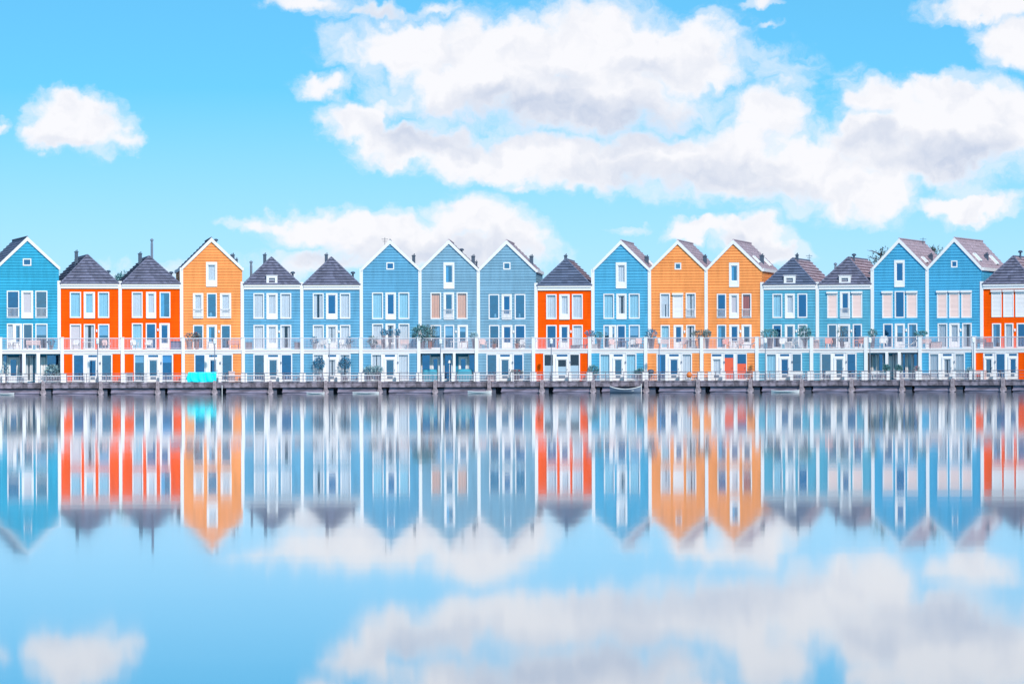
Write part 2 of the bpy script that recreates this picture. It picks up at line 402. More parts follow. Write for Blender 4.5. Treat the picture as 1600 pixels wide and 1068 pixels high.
for j in range(len(pp) - 1):
    a = FR[pp[j][0]].world(pp[j][1], QF); b = FR[pp[j+1][0]].world(pp[j+1][1], QF)
    L = (b - a).length; rz = math.atan2(b.y - a.y, b.x - a.x)
    m = MB(); n = 24
    prof = [(0, .60), (-.03, .62), (-.04, ZD - .10), (-.09, ZD - .09), (-.09, ZD + .02)]
    xs = [.2 + (L - .4) * q / n for q in range(n + 1)]
    st = len(m.v)
    for x in xs:
        for (yy, zz) in prof: m.v.append((x, yy + random.uniform(-.012, .012), zz + random.uniform(-.014, .014)))
        m.v.append((x, .25, ZD + .02)); m.v.append((x, .25, .60))
    r = len(prof) + 2
    for q in range(n):
        for c in range(r):
            e = (c + 1) % r; m.f.append((st + q*r + c, st + (q+1)*r + c, st + (q+1)*r + e, st + q*r + e))
    m.f.append(tuple(st + c for c in reversed(range(r)))); m.f.append(tuple(st + n*r + c for c in range(r)))
    m.build('edge_beam', CONC, quay, (a.x, a.y, 0), rz)
    m = MB(); g0 = random.uniform(.8, 1.15) if random.random() < .75 else .3
    m.box(g0, L - .25, .20, .5, -.8, .56); m.box(g0 - .05, L - .2, .10, .199, .14, .27)
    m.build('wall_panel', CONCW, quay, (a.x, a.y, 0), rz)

# ------------------------------------------------------------------ house builder
def siding(m, zlo, zhi, eL, eR, cuts, holes, pitch, proud, y, joint=0.24):
    """boards with a recessed joint between them, cut round the openings"""
    z = zlo; rows = []
    brk = sorted(set(list(cuts) + [h[2] for h in holes] + [h[3] for h in holes]))
    while z < zhi - 1e-4:
        t = min(z + pitch, zhi)
        if proud: rows += [(z, z + (t - z) * (1 - joint), True), (z + (t - z) * (1 - joint), t, False)]
        else: rows.append((z, t, True))
        z = t
    for zb, zt, face in rows:
        zs = [zb] + [q for q in brk if zb + 1e-3 < q < zt - 1e-3] + [zt]
        yy = y - proud if face else y
        for a, b in zip(zs[:-1], zs[1:]):
            mid = (a + b) / 2
            hs = sorted([(h[0], h[1]) for h in holes if h[2] < mid < h[3]])
            segs = []; cur = None
            for h in hs: segs.append((cur, h[0])); cur = h[1]
            segs.append((cur, None))
            for s0, s1 in segs:
                la, lb = (eL(a), eL(b)) if s0 is None else (s0, s0)
                ra, rb = (eR(a), eR(b)) if s1 is None else (s1, s1)
                if ra - la < 1e-3 and rb - lb < 1e-3: continue
                m.poly((la, yy, a), (ra, yy, a), (rb, yy, b), (lb, yy, b))
                if face and proud:
                    if a == zb: m.poly((la, y, a), (ra, y, a), (ra, yy, a), (la, yy, a))
                    if b == zt: m.poly((lb, yy, b), (rb, yy, b), (rb, y, b), (lb, y, b))
def courses(m, A0, A1, B0, B1, pitch=0.40, tw=0.34, lift=0.11, seed=1):
    rnd = random.Random(seed)
    A0, A1, B0, B1 = map(Vector, (A0, A1, B0, B1))
    H = ((B0 + B1) / 2 - (A0 + A1) / 2).length; n = max(2, round(H / pitch))
    nrm = (A1 - A0).cross((B0 + B1) / 2 - A0).normalized()
    for k in range(n):
        t0, t1 = k / n, (k + 1) / n
        a, b, c, e = A0.lerp(B0, t0), A1.lerp(B1, t0), A1.lerp(B1, t1), A0.lerp(B0, t1)
        wv = (b - a).length; q = max(1, round(wv / tw)); sh = (k % 2) * .5
        cs = [0.0] + [min(max((j + sh) / q, 0), 1) for j in range(0 if sh else 1, q)] + [1.0]
        for s0, s1 in zip(cs[:-1], cs[1:]):
            if s1 - s0 < 1e-4: continue
            l = nrm * (lift + rnd.uniform(-.008, .012)); g2 = nrm * rnd.uniform(0.0, .008)
            p0, p1, p2, p3 = a.lerp(b, s0) + l, a.lerp(b, s1) + l, e.lerp(c, s1) + g2, e.lerp(c, s0) + g2
            m.poly(p0, p1, p2, p3)
            m.poly(a.lerp(b, s0) - nrm*.02, a.lerp(b, s1) - nrm*.02, p1, p0)
def folds(m, u0, u1, z0, z1, y, amp=0.04, n=None, seed=0):
    rnd = random.Random(seed); n = n or max(6, int((u1 - u0) / .07)); xs = [u0 + (u1 - u0) * k / n for k in range(n + 1)]
    ys = [y + amp * (1 if k % 2 else -1) * rnd.uniform(.5, 1) for k in range(n + 1)]
    for k in range(n): m.poly((xs[k], ys[k], z0), (xs[k+1], ys[k+1], z0), (xs[k+1], ys[k+1], z1), (xs[k], ys[k], z1))
def window(root, u0, u1, z0, z1, y, style='w', cont='g', seed=0, name='window', dark=False):
    rnd = random.Random(seed)
    fw = 0.10 if style == 'w' else 0.16
    bot = 0.11 if style == 'w' else (0.42 if style == 'd' else 0.55)
    if style == 'e': fw = 0.15; bot = 0.5
    top = fw if 'S' not in cont and 'W' not in cont else 0.2
    if style == 'a': fw = 0.16; bot = .5; top = .26
    m = MB(); f0, f1 = y - 0.075, y + 0.16
    m.box(u0, u0 + fw, f0, f1, z0, z1); m.box(u1 - fw, u1, f0, f1, z0, z1)
    m.box(u0 + fw, u1 - fw, f0, f1, z1 - top, z1)
    m.box(u0 + fw, u1 - fw, f0 + .01, f1, z0, z0 + bot)
    if style in 'da': m.box(u0 + .02, u1 - .02, f0 - .05, f0 - .002, z0 - .04, z0 + .05)
    fr = m.build(name, WHITE, root)
    a0, a1, b0, b1 = u0 + fw, u1 - fw, z0 + bot, z1 - top
    if style in 'dea':      # inner leaf
        m = MB(); t = .06
        m.box(a0, a0 + t, y - .02, y + .08, b0, b1); m.box(a1 - t, a1, y - .02, y + .08, b0, b1)
        m.box(a0 + t, a1 - t, y - .02, y + .08, b1 - t, b1); m.box(a0 + t, a1 - t, y - .02, y + .08, b0, b0 + t)
        m.build('leaf_frame', WHITE, fr); a0 += t; a1 -= t; b0 += t; b1 -= t
    if 'S' in cont or 'W' in cont:       # outside roller shutter, closed
        ms = SHP if 'S' in cont else SHW
        m = MB(); n = max(8, int((b1 - b0) / .11))
        for k in range(n):
            q0, q1 = b0 + (b1 - b0) * k / n, b0 + (b1 - b0) * (k + 1) / n
            m.poly((a0, y - .055, q0), (a1, y - .055, q0), (a1, y - .025, q1), (a0, y - .025, q1))
            m.poly((a0, y - .02, q0), (a1, y - .02, q0), (a1, y - .055, q0), (a0, y - .055, q0))
        m.build('roller_shutter', ms, fr)
        m = MB(); m.prism([(u0 - .03, z1 - .02), (u1 + .03, z1 - .02), (u1 + .03, z1 + .16), (u0 - .03, z1 + .16)], y - .24, y - .01)
        m.build('shutter_box', WHITE, fr)
        return fr
    MB().poly((a0, y + .05, b0), (a1, y + .05, b0), (a1, y + .05, b1), (a0, y + .05, b1)).build('pane', GLASSC if any(q in cont for q in 'cpoxLf') else (GLASS2 if dark else GLASS), fr)
    cu = {'c': CURT, 'p': CURTB, 'o': CURTO, 'x': CURTX}
    for ch in cont:
        if ch in cu:
            m = MB()
            if rnd.random() < .35 and ch == 'c':
                w = a1 - a0; folds(m, a0, a0 + w * rnd.uniform(.3, .5), b0, b1, y + .11, seed=seed); folds(m, a1 - w * rnd.uniform(.25, .45), a1, b0, b1, y + .11, seed=seed + 1)
            else: folds(m, a0, a1, b0, b1, y + .11, seed=seed)
            m.build('curtain', cu[ch], fr)
        if ch == 'l':
            m = MB(); w = a1 - a0; folds(m, a0, a0 + w * .42, b0, b1, y + .11, seed=seed); m.build('curtain', CURTB, fr)
        if ch in 'hHL':
            hh = {'h': .45, 'H': .3, 'L': 1.0}[ch]
            m = MB(); m.box(a0, a1, y + .10, y + .115, b1 - (b1 - b0) * hh, b1); m.build('blind', SHUTK if ch == 'L' else CURT, fr)
        if ch == 'f':
            m = MB(); m.box(a0, a1, y + .06, y + .07, b0, b0 + (b1 - b0) * .55); m.build('frosted_film', FROST, fr)
        if ch == 'v':
            m = MB(); rr = rnd.uniform(.1, .14); xc = (a0 + a1) / 2; m.smooth = True
            m.lathe([(.03, 0), (rr, .03), (rr * 1.1, .2), (rr * .6, .32), (rr * .7, .38)], 10, (xc + rnd.uniform(-.15, .15), y + .35, b0 + .02)); m.build('vase', POTW, fr)
    if 'r' in cont:
        zr = z0 + (z1 - z0) * .36; m = MB(); yy = f0 - .05
        m.box(u0 + .03, u1 - .03, yy - .02, yy + .02, zr - .025, zr + .025); m.box(u0 + .03, u1 - .03, yy - .02, yy + .02, z0 + .1, z0 + .14)
        n = max(5, int((u1 - u0) / .12))
        for k in range(n):
            xx = u0 + .06 + (u1 - u0 - .12) * (k + .5) / n; m.box(xx - .013, xx + .013, yy - .012, yy + .012, z0 + .14, zr - .025)
        m.build('guard_rail', RAILM, fr)
    return fr

ZF = 3.685
def py(zy): return 350 + zy / ZF
HD = {}
H = {}
def spec(i, **k): H[i] = k
# zoom coordinates: base x of the measuring view, windows as (x0, x1, style, contents)
spec(0, base=0, kind='short', colr='red', peak=(40, 398), d='', lab=None, plain=True)
spec(1, base=0, kind='tall', colr='sky', peak=(43.2, 371), attic=(133, 182, 198, 240, 's'), y2=(383, 540), y1=572,
     w2=[(40,112,'w','gr'),(123,192,'d','L'),(204,274,'w','gr')], w1=[(40,80,'w','c'),(80,128,'e','l'),(132,190,'w',''),(204,274,'w','h')],
     ver=dict(posts=[(128,148),(210,230)], parts=[(14,46,'w',''),(48,108,'e',''),(110,127,'w',''),(152,180,'w','c'),(182,208,'w','p'),(234,262,'e',''),(266,344,'w','')]),
     lab='bright blue gabled house with a tiny attic window at the left edge')
spec(2, base=0, kind='short', colr='red', peak=(135, 398), y2=(390, 540), y1=575,
     w2=[(403,468,'w','p'),(483,548,'d','p'),(565,630,'w','p')], w1=[(403,468,'w','L'),(483,548,'w','c'),(565,630,'w','h')],
     pan=[(368,417),(648,698)], gw=[(425,480,''),(587,640,'')], gd=(510,558,''), lab='red house with grey tiled hip roof, first red one from the left')
spec(3, base=190, kind='short', colr='red', peak=(232.6, 400), y2=(390, 540), y1=570,
     w2=[(60,122,'w','c'),(142,200,'d','c'),(220,282,'w','l')], w1=[(60,122,'w','p'),(140,200,'w','g'),(218,278,'e','')],
     pan=[(18,70),(298,346)], gw=[(77,130,'H'),(235,290,'H')], gd=(155,210,''), lab='red house with a tall thin flue pipe above its grey hip roof')
spec(4, base=190, kind='tall', colr='orange', peak=(331, 372.5), attic=(488,552,218,358,'t'), ac='c', y2=(397, 540), y1=580,
     w2=[(412,472,'d','cr'),(492,550,'w','v'),(568,632,'d','cr')], w1=[(412,472,'w','v'),(490,550,'e','l'),(572,630,'w','')],
     pan=[(365,418),(640,692)], gw=[(424,478,''),(580,635,'')], gd=(505,550,''), lab='lone orange gabled house between a red and a blue house, turquoise sheet before it')
spec(5, base=380, kind='short', colr='blue', peak=(424.8, 401.5), dorm=(135,198,298,350), y2=(397, 545), y1=580,
     w2=[(60,122,'w','c'),(135,200,'d','c'),(215,278,'w','c')], w1=[(60,122,'w','c'),(135,200,'e','c'),(215,278,'w','c')],
     pan=[(10,60),(280,332)], gw=[(65,120,''),(222,277,'v')], gd=(145,200,''), lab='low blue house with a white roof hatch, right of the lone orange house')
spec(6, base=380, kind='short', colr='blue', peak=(518.7, 401.5), y2=(397, 545), y1=580,
     w2=[(402,465,'w','c'),(478,545,'d',''),(558,618,'w','c')], w1=[(402,465,'w','c'),(478,545,'e','c'),(558,618,'w','c')],
     pan=[(350,403),(618,672)], gw=[(407,460,'c'),(560,613,'c')], gd=(490,535,'c'), lab='low blue house with plain grey hip roof and two ball trees by its door')
spec(7, base=560, kind='tall', colr='blue', peak=(610.2, 375.8), attic=(163,208,220,262,'s'), y2=(393, 547), y1=572,
     w2=[(80,144,'w','p'),(157,218,'d',''),(232,295,'w','p')], w1=[(80,144,'w','c'),(157,215,'e','c'),(232,295,'w','c')],
     pan=[(28,75),(292,340)], gw=[(80,132,'c'),(232,287,'c')], gd=(155,210,''), lab='blue gabled house with pale blue curtains, left of the house with peach curtains')
spec(8, base=560, kind='tall', colr='grey', peak=(702, 375.8), attic=(492,555,220,370,'t'), ac='l', y2=(393, 547), y1=580,
     w2=[(417,478,'w','o'),(492,553,'d','r'),(567,630,'w','o')], w1=[(417,478,'w','h'),(495,553,'w','h'),(572,632,'e','H')],
     ver=dict(posts=[(472,487),(545,560)], parts=[(362,418,'w',''),(420,468,'e',''),(490,542,'w',''),(578,630,'e',''),(633,674,'w','')]),
     lab='grey blue gabled house with peach curtains and a tall attic window')
spec(9, base=740, kind='tall', colr='grey', peak=(792.4, 376.3), attic=(173,215,220,262,'s'), y2=(403, 547), y1=580,
     w2=[(88,150,'w','v'),(163,222,'d','r'),(238,300,'w','v')], w1=[(90,150,'w',''),(163,225,'e',''),(238,300,'w','')],
     pan=[(25,75),(287,338)], gw=[(80,132,''),(232,283,'')], gd=(155,208,''), lab='grey blue gabled house with a small square attic window, left of a red house')
spec(10, base=740, kind='short', colr='red', peak=(886.5, 404), y2=(403, 547), y1=580, slate=True,
     w2=[(420,480,'w','c'),(495,555,'d','c'),(568,630,'w','c')], w1=[(420,480,'w','g'),(495,553,'e',''),(570,630,'w','c')],
     pan=[(355,402),(612,663)], gw=[(408,458,'f'),(557,608,'f')], gd=(480,540,'f'), lab='red house with dark slate gable in the middle of the row')
spec(11, base=920, kind='tall', colr='azure', peak=(971, 376.3), attic=(158,220,220,368,'t'), ac='c', y2=(400, 545), y1=580,
     w2=[(86,148,'w','p'),(160,220,'d','c'),(232,295,'w','p')], w1=[(86,124,'w','h'),(124,160,'e','h'),(163,215,'w',''),(232,295,'w','h')],
     pan=[(15,65),(272,322)], gw=[(68,120,'p'),(218,270,'p')], gd=(145,195,''), lab='azure gabled house between a red house and an orange house')
spec(12, base=920, kind='tall', colr='orange', peak=(1059.8, 376.3), attic=(497,535,223,262,'s'), y2=(397, 540), y1=580,
     w2=[(412,470,'w','ch'),(485,545,'w','W'),(560,618,'w','cr')], w1=[(415,468,'w','p'),(490,545,'e',''),(562,615,'w','c')],
     pan=[(338,392),(592,640)], gw=[(397,443,'l'),(540,590,'c')], gd=(465,517,''), lab='orange gabled house with a small square attic window, left of a twin orange house')
spec(13, base=1100, kind='tall', colr='orange', peak=(1146.7, 375.8), attic=(147,205,222,360,'t'), ac='l', y2=(400, 540), y1=578,
     w2=[(76,130,'w','gr'),(147,203,'d','L'),(220,275,'w','xr')], w1=[(76,130,'w','l'),(147,205,'e',''),(218,275,'e','')],
     pan=[(0,42),(248,297)], gw=[(120,170,'R'),(193,243,'R')], gd=(48,100,'c'), lab='orange gabled house with red ground floor doors and a tall attic window')
spec(14, base=1100, kind='short', colr='cyan', peak=(1241, 403), dorm=(467,533,298,348), slate=True, y2=(400, 540), y1=577,
     w2=[(396,453,'w','p'),(468,525,'d','c'),(540,597,'w','')], w1=[(396,450,'w',''),(467,525,'e',''),(542,597,'w','c')],
     pan=[(312,355),(565,612)], gw=[(363,415,'p'),(510,560,'')], gd=(440,490,''), lab='low cyan blue house with dark slate gable next to the orange house')
spec(15, base=1280, kind='short', colr='cyan', peak=(1329.4, 401.5), dorm=(122,188,298,345), y2=(387, 540), y1=575,
     w2=[(48,108,'w','S'),(122,180,'d','r'),(190,250,'w','S')], w1=[(50,105,'w',''),(108,180,'e','v'),(195,248,'w','')],
     pan=[(-35,5),(218,262)], gw=[(15,68,''),(162,210,'')], gd=(92,140,''), lab='low cyan blue house with two closed peach roller shutters')
spec(16, base=1280, kind='tall', colr='sea', peak=(1406, 373.9), attic=(435,495,207,360,'t'), ac='', y2=(385, 540), y1=572,
     w2=[(365,425,'w','S'),(437,495,'w',''),(505,567,'w','S')], w1=[(370,425,'w',''),(437,495,'e','h'),(512,567,'w','l')],
     ver=dict(posts=[(383,398),(455,471)], parts=[(284,304,'w',''),(306,336,'w','p'),(338,372,'w',''),(402,420,'e',''),(424,452,'w','c'),(475,504,'w',''),(506,536,'w','p'),(538,570,'w','')]),
     lab='blue gabled house with a glazed veranda and tall attic window near the right end')
spec(17, base=1400, kind='tall', colr='sea', peak=(1492.3, 372.5), attic=(320,357,210,250,'s'), y2=(382, 540), y1=570,
     w2=[(238,298,'w','S'),(308,368,'w','S'),(378,438,'w','S')], w1=[(242,298,'w','c'),(308,368,'e','c'),(383,438,'w','c')],
     pan=[(148,197),(395,438)], gw=[(197,245,'c'),(343,393,'c')], gd=(272,320,'c'), lab='blue gabled house with three closed peach roller shutters, left of the last red house')
spec(18, base=1400, kind='short', colr='red', peak=(1584, 399.7), y2=(378, 535), y1=570,
     w2=[(552,610,'w','W'),(620,680,'w','W'),(690,750,'w','W')], w1=[(555,607,'w','l'),(628,678,'w','c'),(697,750,'w','')],
     pan=[(458,503),(705,745)], gw=[(578,628,'')], gd=(513,555,''), gd2=(653,695,''), lab='red house with three closed white roller shutters at the right edge of the row')
spec(19, base=1600, kind='tall', colr='sea', peak=(1660, 373), plain=True, lab=None)

ROOFL = 10.0
TERR = {}
ROOTS = {}
def build_house(i):
    h = H[i]; f = FR[i]; Wd = f.W; xc = (BND[i] + BND[i+1]) / 2; base = h['base']; wm = WALLM[h['colr']]
    X = lambda a: base + a / ZF
    root = empty('house', f.world(0, 0), f.rz); ROOTS[i] = root
    tag(root, h['lab'] or ('neighbouring red house beyond the left end of the row' if i == 0 else 'neighbouring blue house beyond the right end of the row'), 'house', 'houses along the quay')
    tall = h['kind'] == 'tall'
    zt = f.Z(xc, lerp3(xc, 546.2, 545.0, 543.6), GFO)                 # terrace floor
    TERR[i] = zt
    zsb = f.Z(xc, lerp3(xc, 552.2, 551.2, 549.8), GFO)                # underside of the slab edge
    zeave = f.Z(xc, lerp3(xc, 416.5, 421, 418)) if tall else f.Z(xc, lerp3(xc, 443, 447, 444))
    zpk = f.Z(h['peak'][0], h['peak'][1]); up = f.U(h['peak'][0]) if tall else Wd / 2
    if tall: up = Wd / 2 + max(-.25, min(.25, up - Wd / 2))
    holes = []; wins = []
    if h.get('plain'):
        h['y2'] = (385, 540); h['y1'] = 574
        h['w2'] = []; h['w1'] = []
    y2a, y2b = py(h['y2'][0]), py(h['y2'][1])
    z2a, z2b = f.Z(xc, y2b), f.Z(xc, y2a); z1b = f.Z(xc, py(h['y1']))
    for k, (a, b, st, cn) in enumerate(h['w2']):
        shut = 'S' in cn or 'W' in cn
        wins.append((f.U(X(a)), f.U(X(b)), z2a, z2b - (.16 if shut else 0), st, cn))
    for k, (a, b, st, cn) in enumerate(h['w1']):
        wins.append((f.U(X(a)), f.U(X(b)), zt + .06, z1b, st, cn))
    if 'attic' in h:
        a, b, c, e, st = h['attic']
        wins.append((f.U(X(a)), f.U(X(b)), f.Z(xc, py(e)), f.Z(xc, py(c)), 'a' if st == 't' else 'w', h.get('ac', '') if st == 't' else ''))
    holes = [(w[0] + .03, w[1] - .03, w[2] + .03, w[3] - .03) for w in wins]
    # --- upper wall
    m = MB()
    hi = zpk if tall else zeave
    eL = (lambda z: 0.0 if z <= zeave else up * (z - zeave) / (zpk - zeave)) if tall else (lambda z: 0.0)
    eR = (lambda z: Wd if z <= zeave else Wd - (Wd - up) * (z - zeave) / (zpk - zeave)) if tall else (lambda z: Wd)
    proud = .014 if h['colr'] == 'red' else .05; jt = .10 if h['colr'] == 'red' else .22
    siding(m, zt, hi - .02, eL, eR, [zeave], holes, 0.255, proud, 0.0, jt)
    m.build('wall', wm, root)
    # --- side and rear walls, floors, room
    m = MB()
    for s in (0.004, Wd - 0.004):
        z = 0.0
        while z < zeave - .05:
            q = min(z + .255, zeave - .05); o = .04 if s > 1 else -.04
            m.poly((s + o * .4, .03, z), (s + o * .4, ROOFL, z), (s, ROOFL, q), (s, .03, q)); z = q
    m.poly((0, ROOFL, 0), (Wd, ROOFL, 0), (Wd, ROOFL, zeave), (0, ROOFL, zeave))
    if tall: m.poly((0, ROOFL, zeave), (Wd, ROOFL, zeave), (up, ROOFL, zpk - .1))
    m.build('side_wall', wm, root)
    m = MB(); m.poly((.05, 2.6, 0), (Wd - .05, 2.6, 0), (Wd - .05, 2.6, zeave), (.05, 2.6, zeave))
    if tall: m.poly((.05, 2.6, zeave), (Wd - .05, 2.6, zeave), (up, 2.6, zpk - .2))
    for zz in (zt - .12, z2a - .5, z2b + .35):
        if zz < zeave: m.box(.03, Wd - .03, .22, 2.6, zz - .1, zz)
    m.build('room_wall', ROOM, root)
    for k, (a, b, c, e, st, cn) in enumerate(wins):
        window(root, a, b, c, e, 0.0, st, cn, seed=i * 31 + k, dark=(cn in ('', 'g', 'gr', 'r') and (i * 7 + k) % 3 != 0))
    # --- corner trim
    ztrim = zeave + (.02 if tall else .3)
    m = MB(); m.box(-.15, .15, -.11, .06, zt, ztrim); m.build('corner_trim', WHITE, root)
    if i == NH - 1: MB().box(Wd - .15, Wd + .15, -.11, .06, zt, ztrim).build('corner_trim', WHITE, root)
    # --- roof
    m = MB(); tm = TILE
    if tall:
        ov = .16
        courses(m, (-.02, -.10, zeave + .05), (-.02, ROOFL, zeave + .05), (up, -.10, zpk + .07), (up, ROOFL, zpk + .07), seed=i)
        m2 = MB(); courses(m2, (Wd + .02, ROOFL, zeave + .05), (Wd + .02, -.10, zeave + .05), (up, ROOFL, zpk + .07), (up, -.10, zpk + .07), seed=i + 50)
        n0 = len(m.v); m.v += m2.v; m.f += [tuple(q + n0 for q in p) for p in m2.f]
        m.tube([(up, -.12, zpk + .07), (up, ROOFL, zpk + .07)], .085, 6)
        # closed underside
        m.poly((-.02, -.10, zeave), (up, -.10, zpk), (up, ROOFL, zpk), (-.02, ROOFL, zeave)); m.poly((Wd + .02, -.10, zeave), (Wd + .02, ROOFL, zeave), (up, ROOFL, zpk), (up, -.10, zpk))
        rf = m.build('roof', TILED if i < 8 else TILE, root)
        # bargeboards
        t = .40
        for s in (-1, 1):
            e = 0.0 if s < 0 else Wd; m = MB()
            p = [(e, zeave - t * .62), (e, zeave + .06), (up, zpk + .08), (up, zpk - t * .75)]
            m.prism(p, -.17, -.055); m.build('bargeboard', WHITE, root)
        m = MB(); m.box(Wd - .02, Wd + .14, .03, ROOFL, zeave - .26, zeave + .03); m.box(-.14, .02, .08, ROOFL, zeave - .26, zeave + .03); m.build('gutter', WHITE, root)
    else:
        sb = 1.5; o = -.14; ze = zeave + .02; fm = SLATE if h.get('slate') else TILED
        m.poly((.1, o, ze), (Wd - .1, o, ze), (up, sb, zpk)); 
        courses(m, (.1, o, ze), (Wd - .1, o, ze), (up, sb, zpk), (up, sb, zpk), pitch=.30, tw=.30 if not h.get('slate') else .6, seed=i)
        m.build('hip', fm, root)
        m = MB()
        courses(m, (.1, ROOFL, ze), (.1, o, ze), (up, ROOFL, zpk), (up, sb, zpk), seed=i)
        m2 = MB(); courses(m2, (Wd - .1, o, ze), (Wd - .1, ROOFL, ze), (up, sb, zpk), (up, ROOFL, zpk), seed=i + 9)
        n0 = len(m.v); m.v += m2.v; m.f += [tuple(q + n0 for q in p) for p in m2.f]
        m.poly((.1, o, ze - .03), (up, sb, zpk - .03), (up, ROOFL, zpk - .03), (.1, ROOFL, ze - .03)); m.poly((Wd - .1, o, ze - .03), (Wd - .1, ROOFL, ze - .03), (up, ROOFL, zpk - .03), (up, sb, zpk - .03))
        m.poly((.1, ROOFL, ze), (Wd - .1, ROOFL, ze), (up, ROOFL, zpk))
        rf = m.build('roof', TILED if i < 10 else TILE, root)
        m = MB()
        for k in range(14):
            for s in (.1, Wd - .1):
                A = Vector((s, o, ze + .02)).lerp(Vector((up, sb, zpk + .03)), k / 14); B = Vector((s, o, ze + .02)).lerp(Vector((up, sb, zpk + .03)), (k + 1.1) / 14)
                m.tube([A, B], [.10, .075], 6)
        m.tube([(up, sb, zpk + .03), (up, ROOFL, zpk + .03)], .085, 6)
        m.build('ridge_tiles', fm, rf)
        m = MB(); m.box(-.0 + .16, Wd - .16, -.15, .05, zeave - .40, zeave - .02); m.box(.16, Wd - .16, -.24, -.1505, zeave - .14, zeave + .0); m.build('cornice', WHITE, root)
        if 'dorm' in h:
            a, b, c, e = h['dorm']; ya = .35
            u0, u1 = f.U(X(a), ya), f.U(X(b), ya); z0, z1 = f.Z(xc, py(e), ya), f.Z(xc, py(c), ya)
            m = MB(); t = .22
            m.box(u0, u0 + t, -.1, 1.2, z0, z1); m.box(u1 - t, u1, -.1, 1.2, z0, z1); m.box(u0 + t, u1 - t, -.1, 1.2, z1 - .2, z1); m.box(u0 + t, u1 - t, -.1, 1.2, z0, z0 + .2)
            m.box(u0 - .05, u1 + .05, -.14, 1.25, z1 + .002, z1 + .06)
            dm = m.build('roof_hatch', WHITE, rf)
            MB().poly((u0 + t, .05, z0 + .2), (u1 - t, .05, z0 + .2), (u1 - t, .05, z1 - .2), (u0 + t, .05, z1 - .2)).build('pane', mat('hatch_grille', (.45, .45, .5), .4, .15), rf)
    # --- terrace slab
    m = MB(); m.box(.0, Wd, GFO - .10, .0, zsb + .16, zt); sl = m.build('terrace_slab', SLABP, root)
    m = MB(); m.box(.02, Wd - .02, GFO - .06, GFO + .25, zsb - .02, zsb + .155); m.build('lintel', WHITE, sl)
    m = MB(); m.box(-.0, Wd, GFO - .14, GFO - .1005, zt - .1, zt + .02); m.build('slab_edge', WHITE, sl)
    # --- terrace railing
    zr = f.Z(xc, lerp3(xc, 528.4, 528.2, 526.2), GFO)
    m = MB(); m.box(.14, Wd - .14, GFO - .08, GFO - .02, zr - .045, zr + .0); m.box(.14, Wd - .14, GFO - .07, GFO - .03, zt + .09, zt + .13)
    n = int((Wd - .3) / .125)
    for k in range(n):
        x = .15 + (Wd - .3) * (k + .5) / n; m.box(x - .016, x + .016, GFO - .062, GFO - .038, zt + .13, zr - .045)
    rl = m.build('terrace_railing', PICK, root)
    m = MB(); m.box(.14, Wd - .14, GFO - .095, GFO - .005, zr + .001, zr + .04); m.build('handrail', RAILM, rl)
    # --- columns
    m = MB(); m.box(-.15, .15, GFO - .18, GFO + .12, 0, zr + .06); m.box(-.18, .18, GFO - .21, GFO + .15, zr + .061, zr + .11); m.build('column', WHITE, root)
    if i == NH - 1:
        MB().box(Wd - .15, Wd + .15, GFO - .18, GFO + .12, 0, zr + .06).build('column', WHITE, root)
    # --- ground floor
    Ug = lambda a: f.U(X(a), GFO)
    zg = zsb - .02
    if h.get('plain'):
        MB().box(.15, Wd - .15, GFO - .02, GFO + .1, 0, zg).build('lower_wall', WHITE, root); return
    if 'ver' in h:
        v = h['ver']; yb = GFO + 1.3
        for a, b in v['posts']:
            MB().box(f.U(X(a), GFO), f.U(X(b), GFO), GFO - .12, GFO + .12, 0, zg).build('veranda_post', WHITE, root)
        ps = []
        for k, (a, b, st, cn) in enumerate(v['parts']):
            u0, u1 = f.U(X(a), yb), f.U(X(b), yb)
            ps.append((max(u0, .1), min(u1, Wd - .1), .05 if st == 'e' else .12, zg - .05 - (.25 if st == 'e' else 0), st, cn))
        m = MB(); siding(m, 0, zg, lambda z: .02, lambda z: Wd - .02, [], [(p[0] + .03, p[1] - .03, p[2] + .03, p[3] - .03) for p in ps], 5, 0, yb); m.build('veranda_wall', TEALW, root)
        for k, p in enumerate(ps): window(root, *p[:4], yb, p[4], p[5], seed=i * 77 + k, name='veranda_door' if p[4] == 'e' else 'window', dark=True)
        m = MB(); m.poly((.05, 2.4, 0), (Wd - .05, 2.4, 0), (Wd - .05, 2.4, zg), (.05, 2.4, zg)); m.box(0, Wd, GFO + .3, .0, zg - .12, zg); m.box(0.02, Wd - .02, GFO + .13, 2.4, 0.005, .04); m.build('veranda_ceiling', TEALW, root)
    else:
        op = []; ext = []
        dl = [h['gd']] + ([h['gd2']] if 'gd2' in h else [])
        for (a, b, cn) in h['gw']: op.append((Ug(a) - .09, Ug(b) + .09, .12, zg - .04, 'R' if cn == 'R' else 'w', cn.replace('R', '')))
        for (a, b, cn) in dl:
            op.append((Ug(a) - .1, Ug(b) + .1, .06, zg - .42, 'e', cn)); ext.append((Ug(a) - .02, Ug(b) + .02, zg - .32, zg - .12))
        m = MB(); siding(m, 0, zg, lambda z: .02, lambda z: Wd - .02, [], [(p[0] + .03, p[1] - .03, p[2] + .03, p[3] - .03) for p in op] + ext, 5, 0, GFO); m.build('lower_wall', WHITE, root)
        for a, b in h['pan']:
            m = MB(); u0, u1 = max(Ug(a), .14), min(Ug(b), Wd - .14); siding(m, .02, zg - .04, lambda z: u0, lambda z: u1, [], [], .255, .012 if h['colr'] == 'red' else .05, GFO - .012, .10 if h['colr'] == 'red' else .26)
            m.poly((u0, GFO, .02), (u0, GFO - .06, .02), (u0, GFO - .015, zg - .04), (u0, GFO, zg - .04))
            m.build('siding_panel', wm, root)
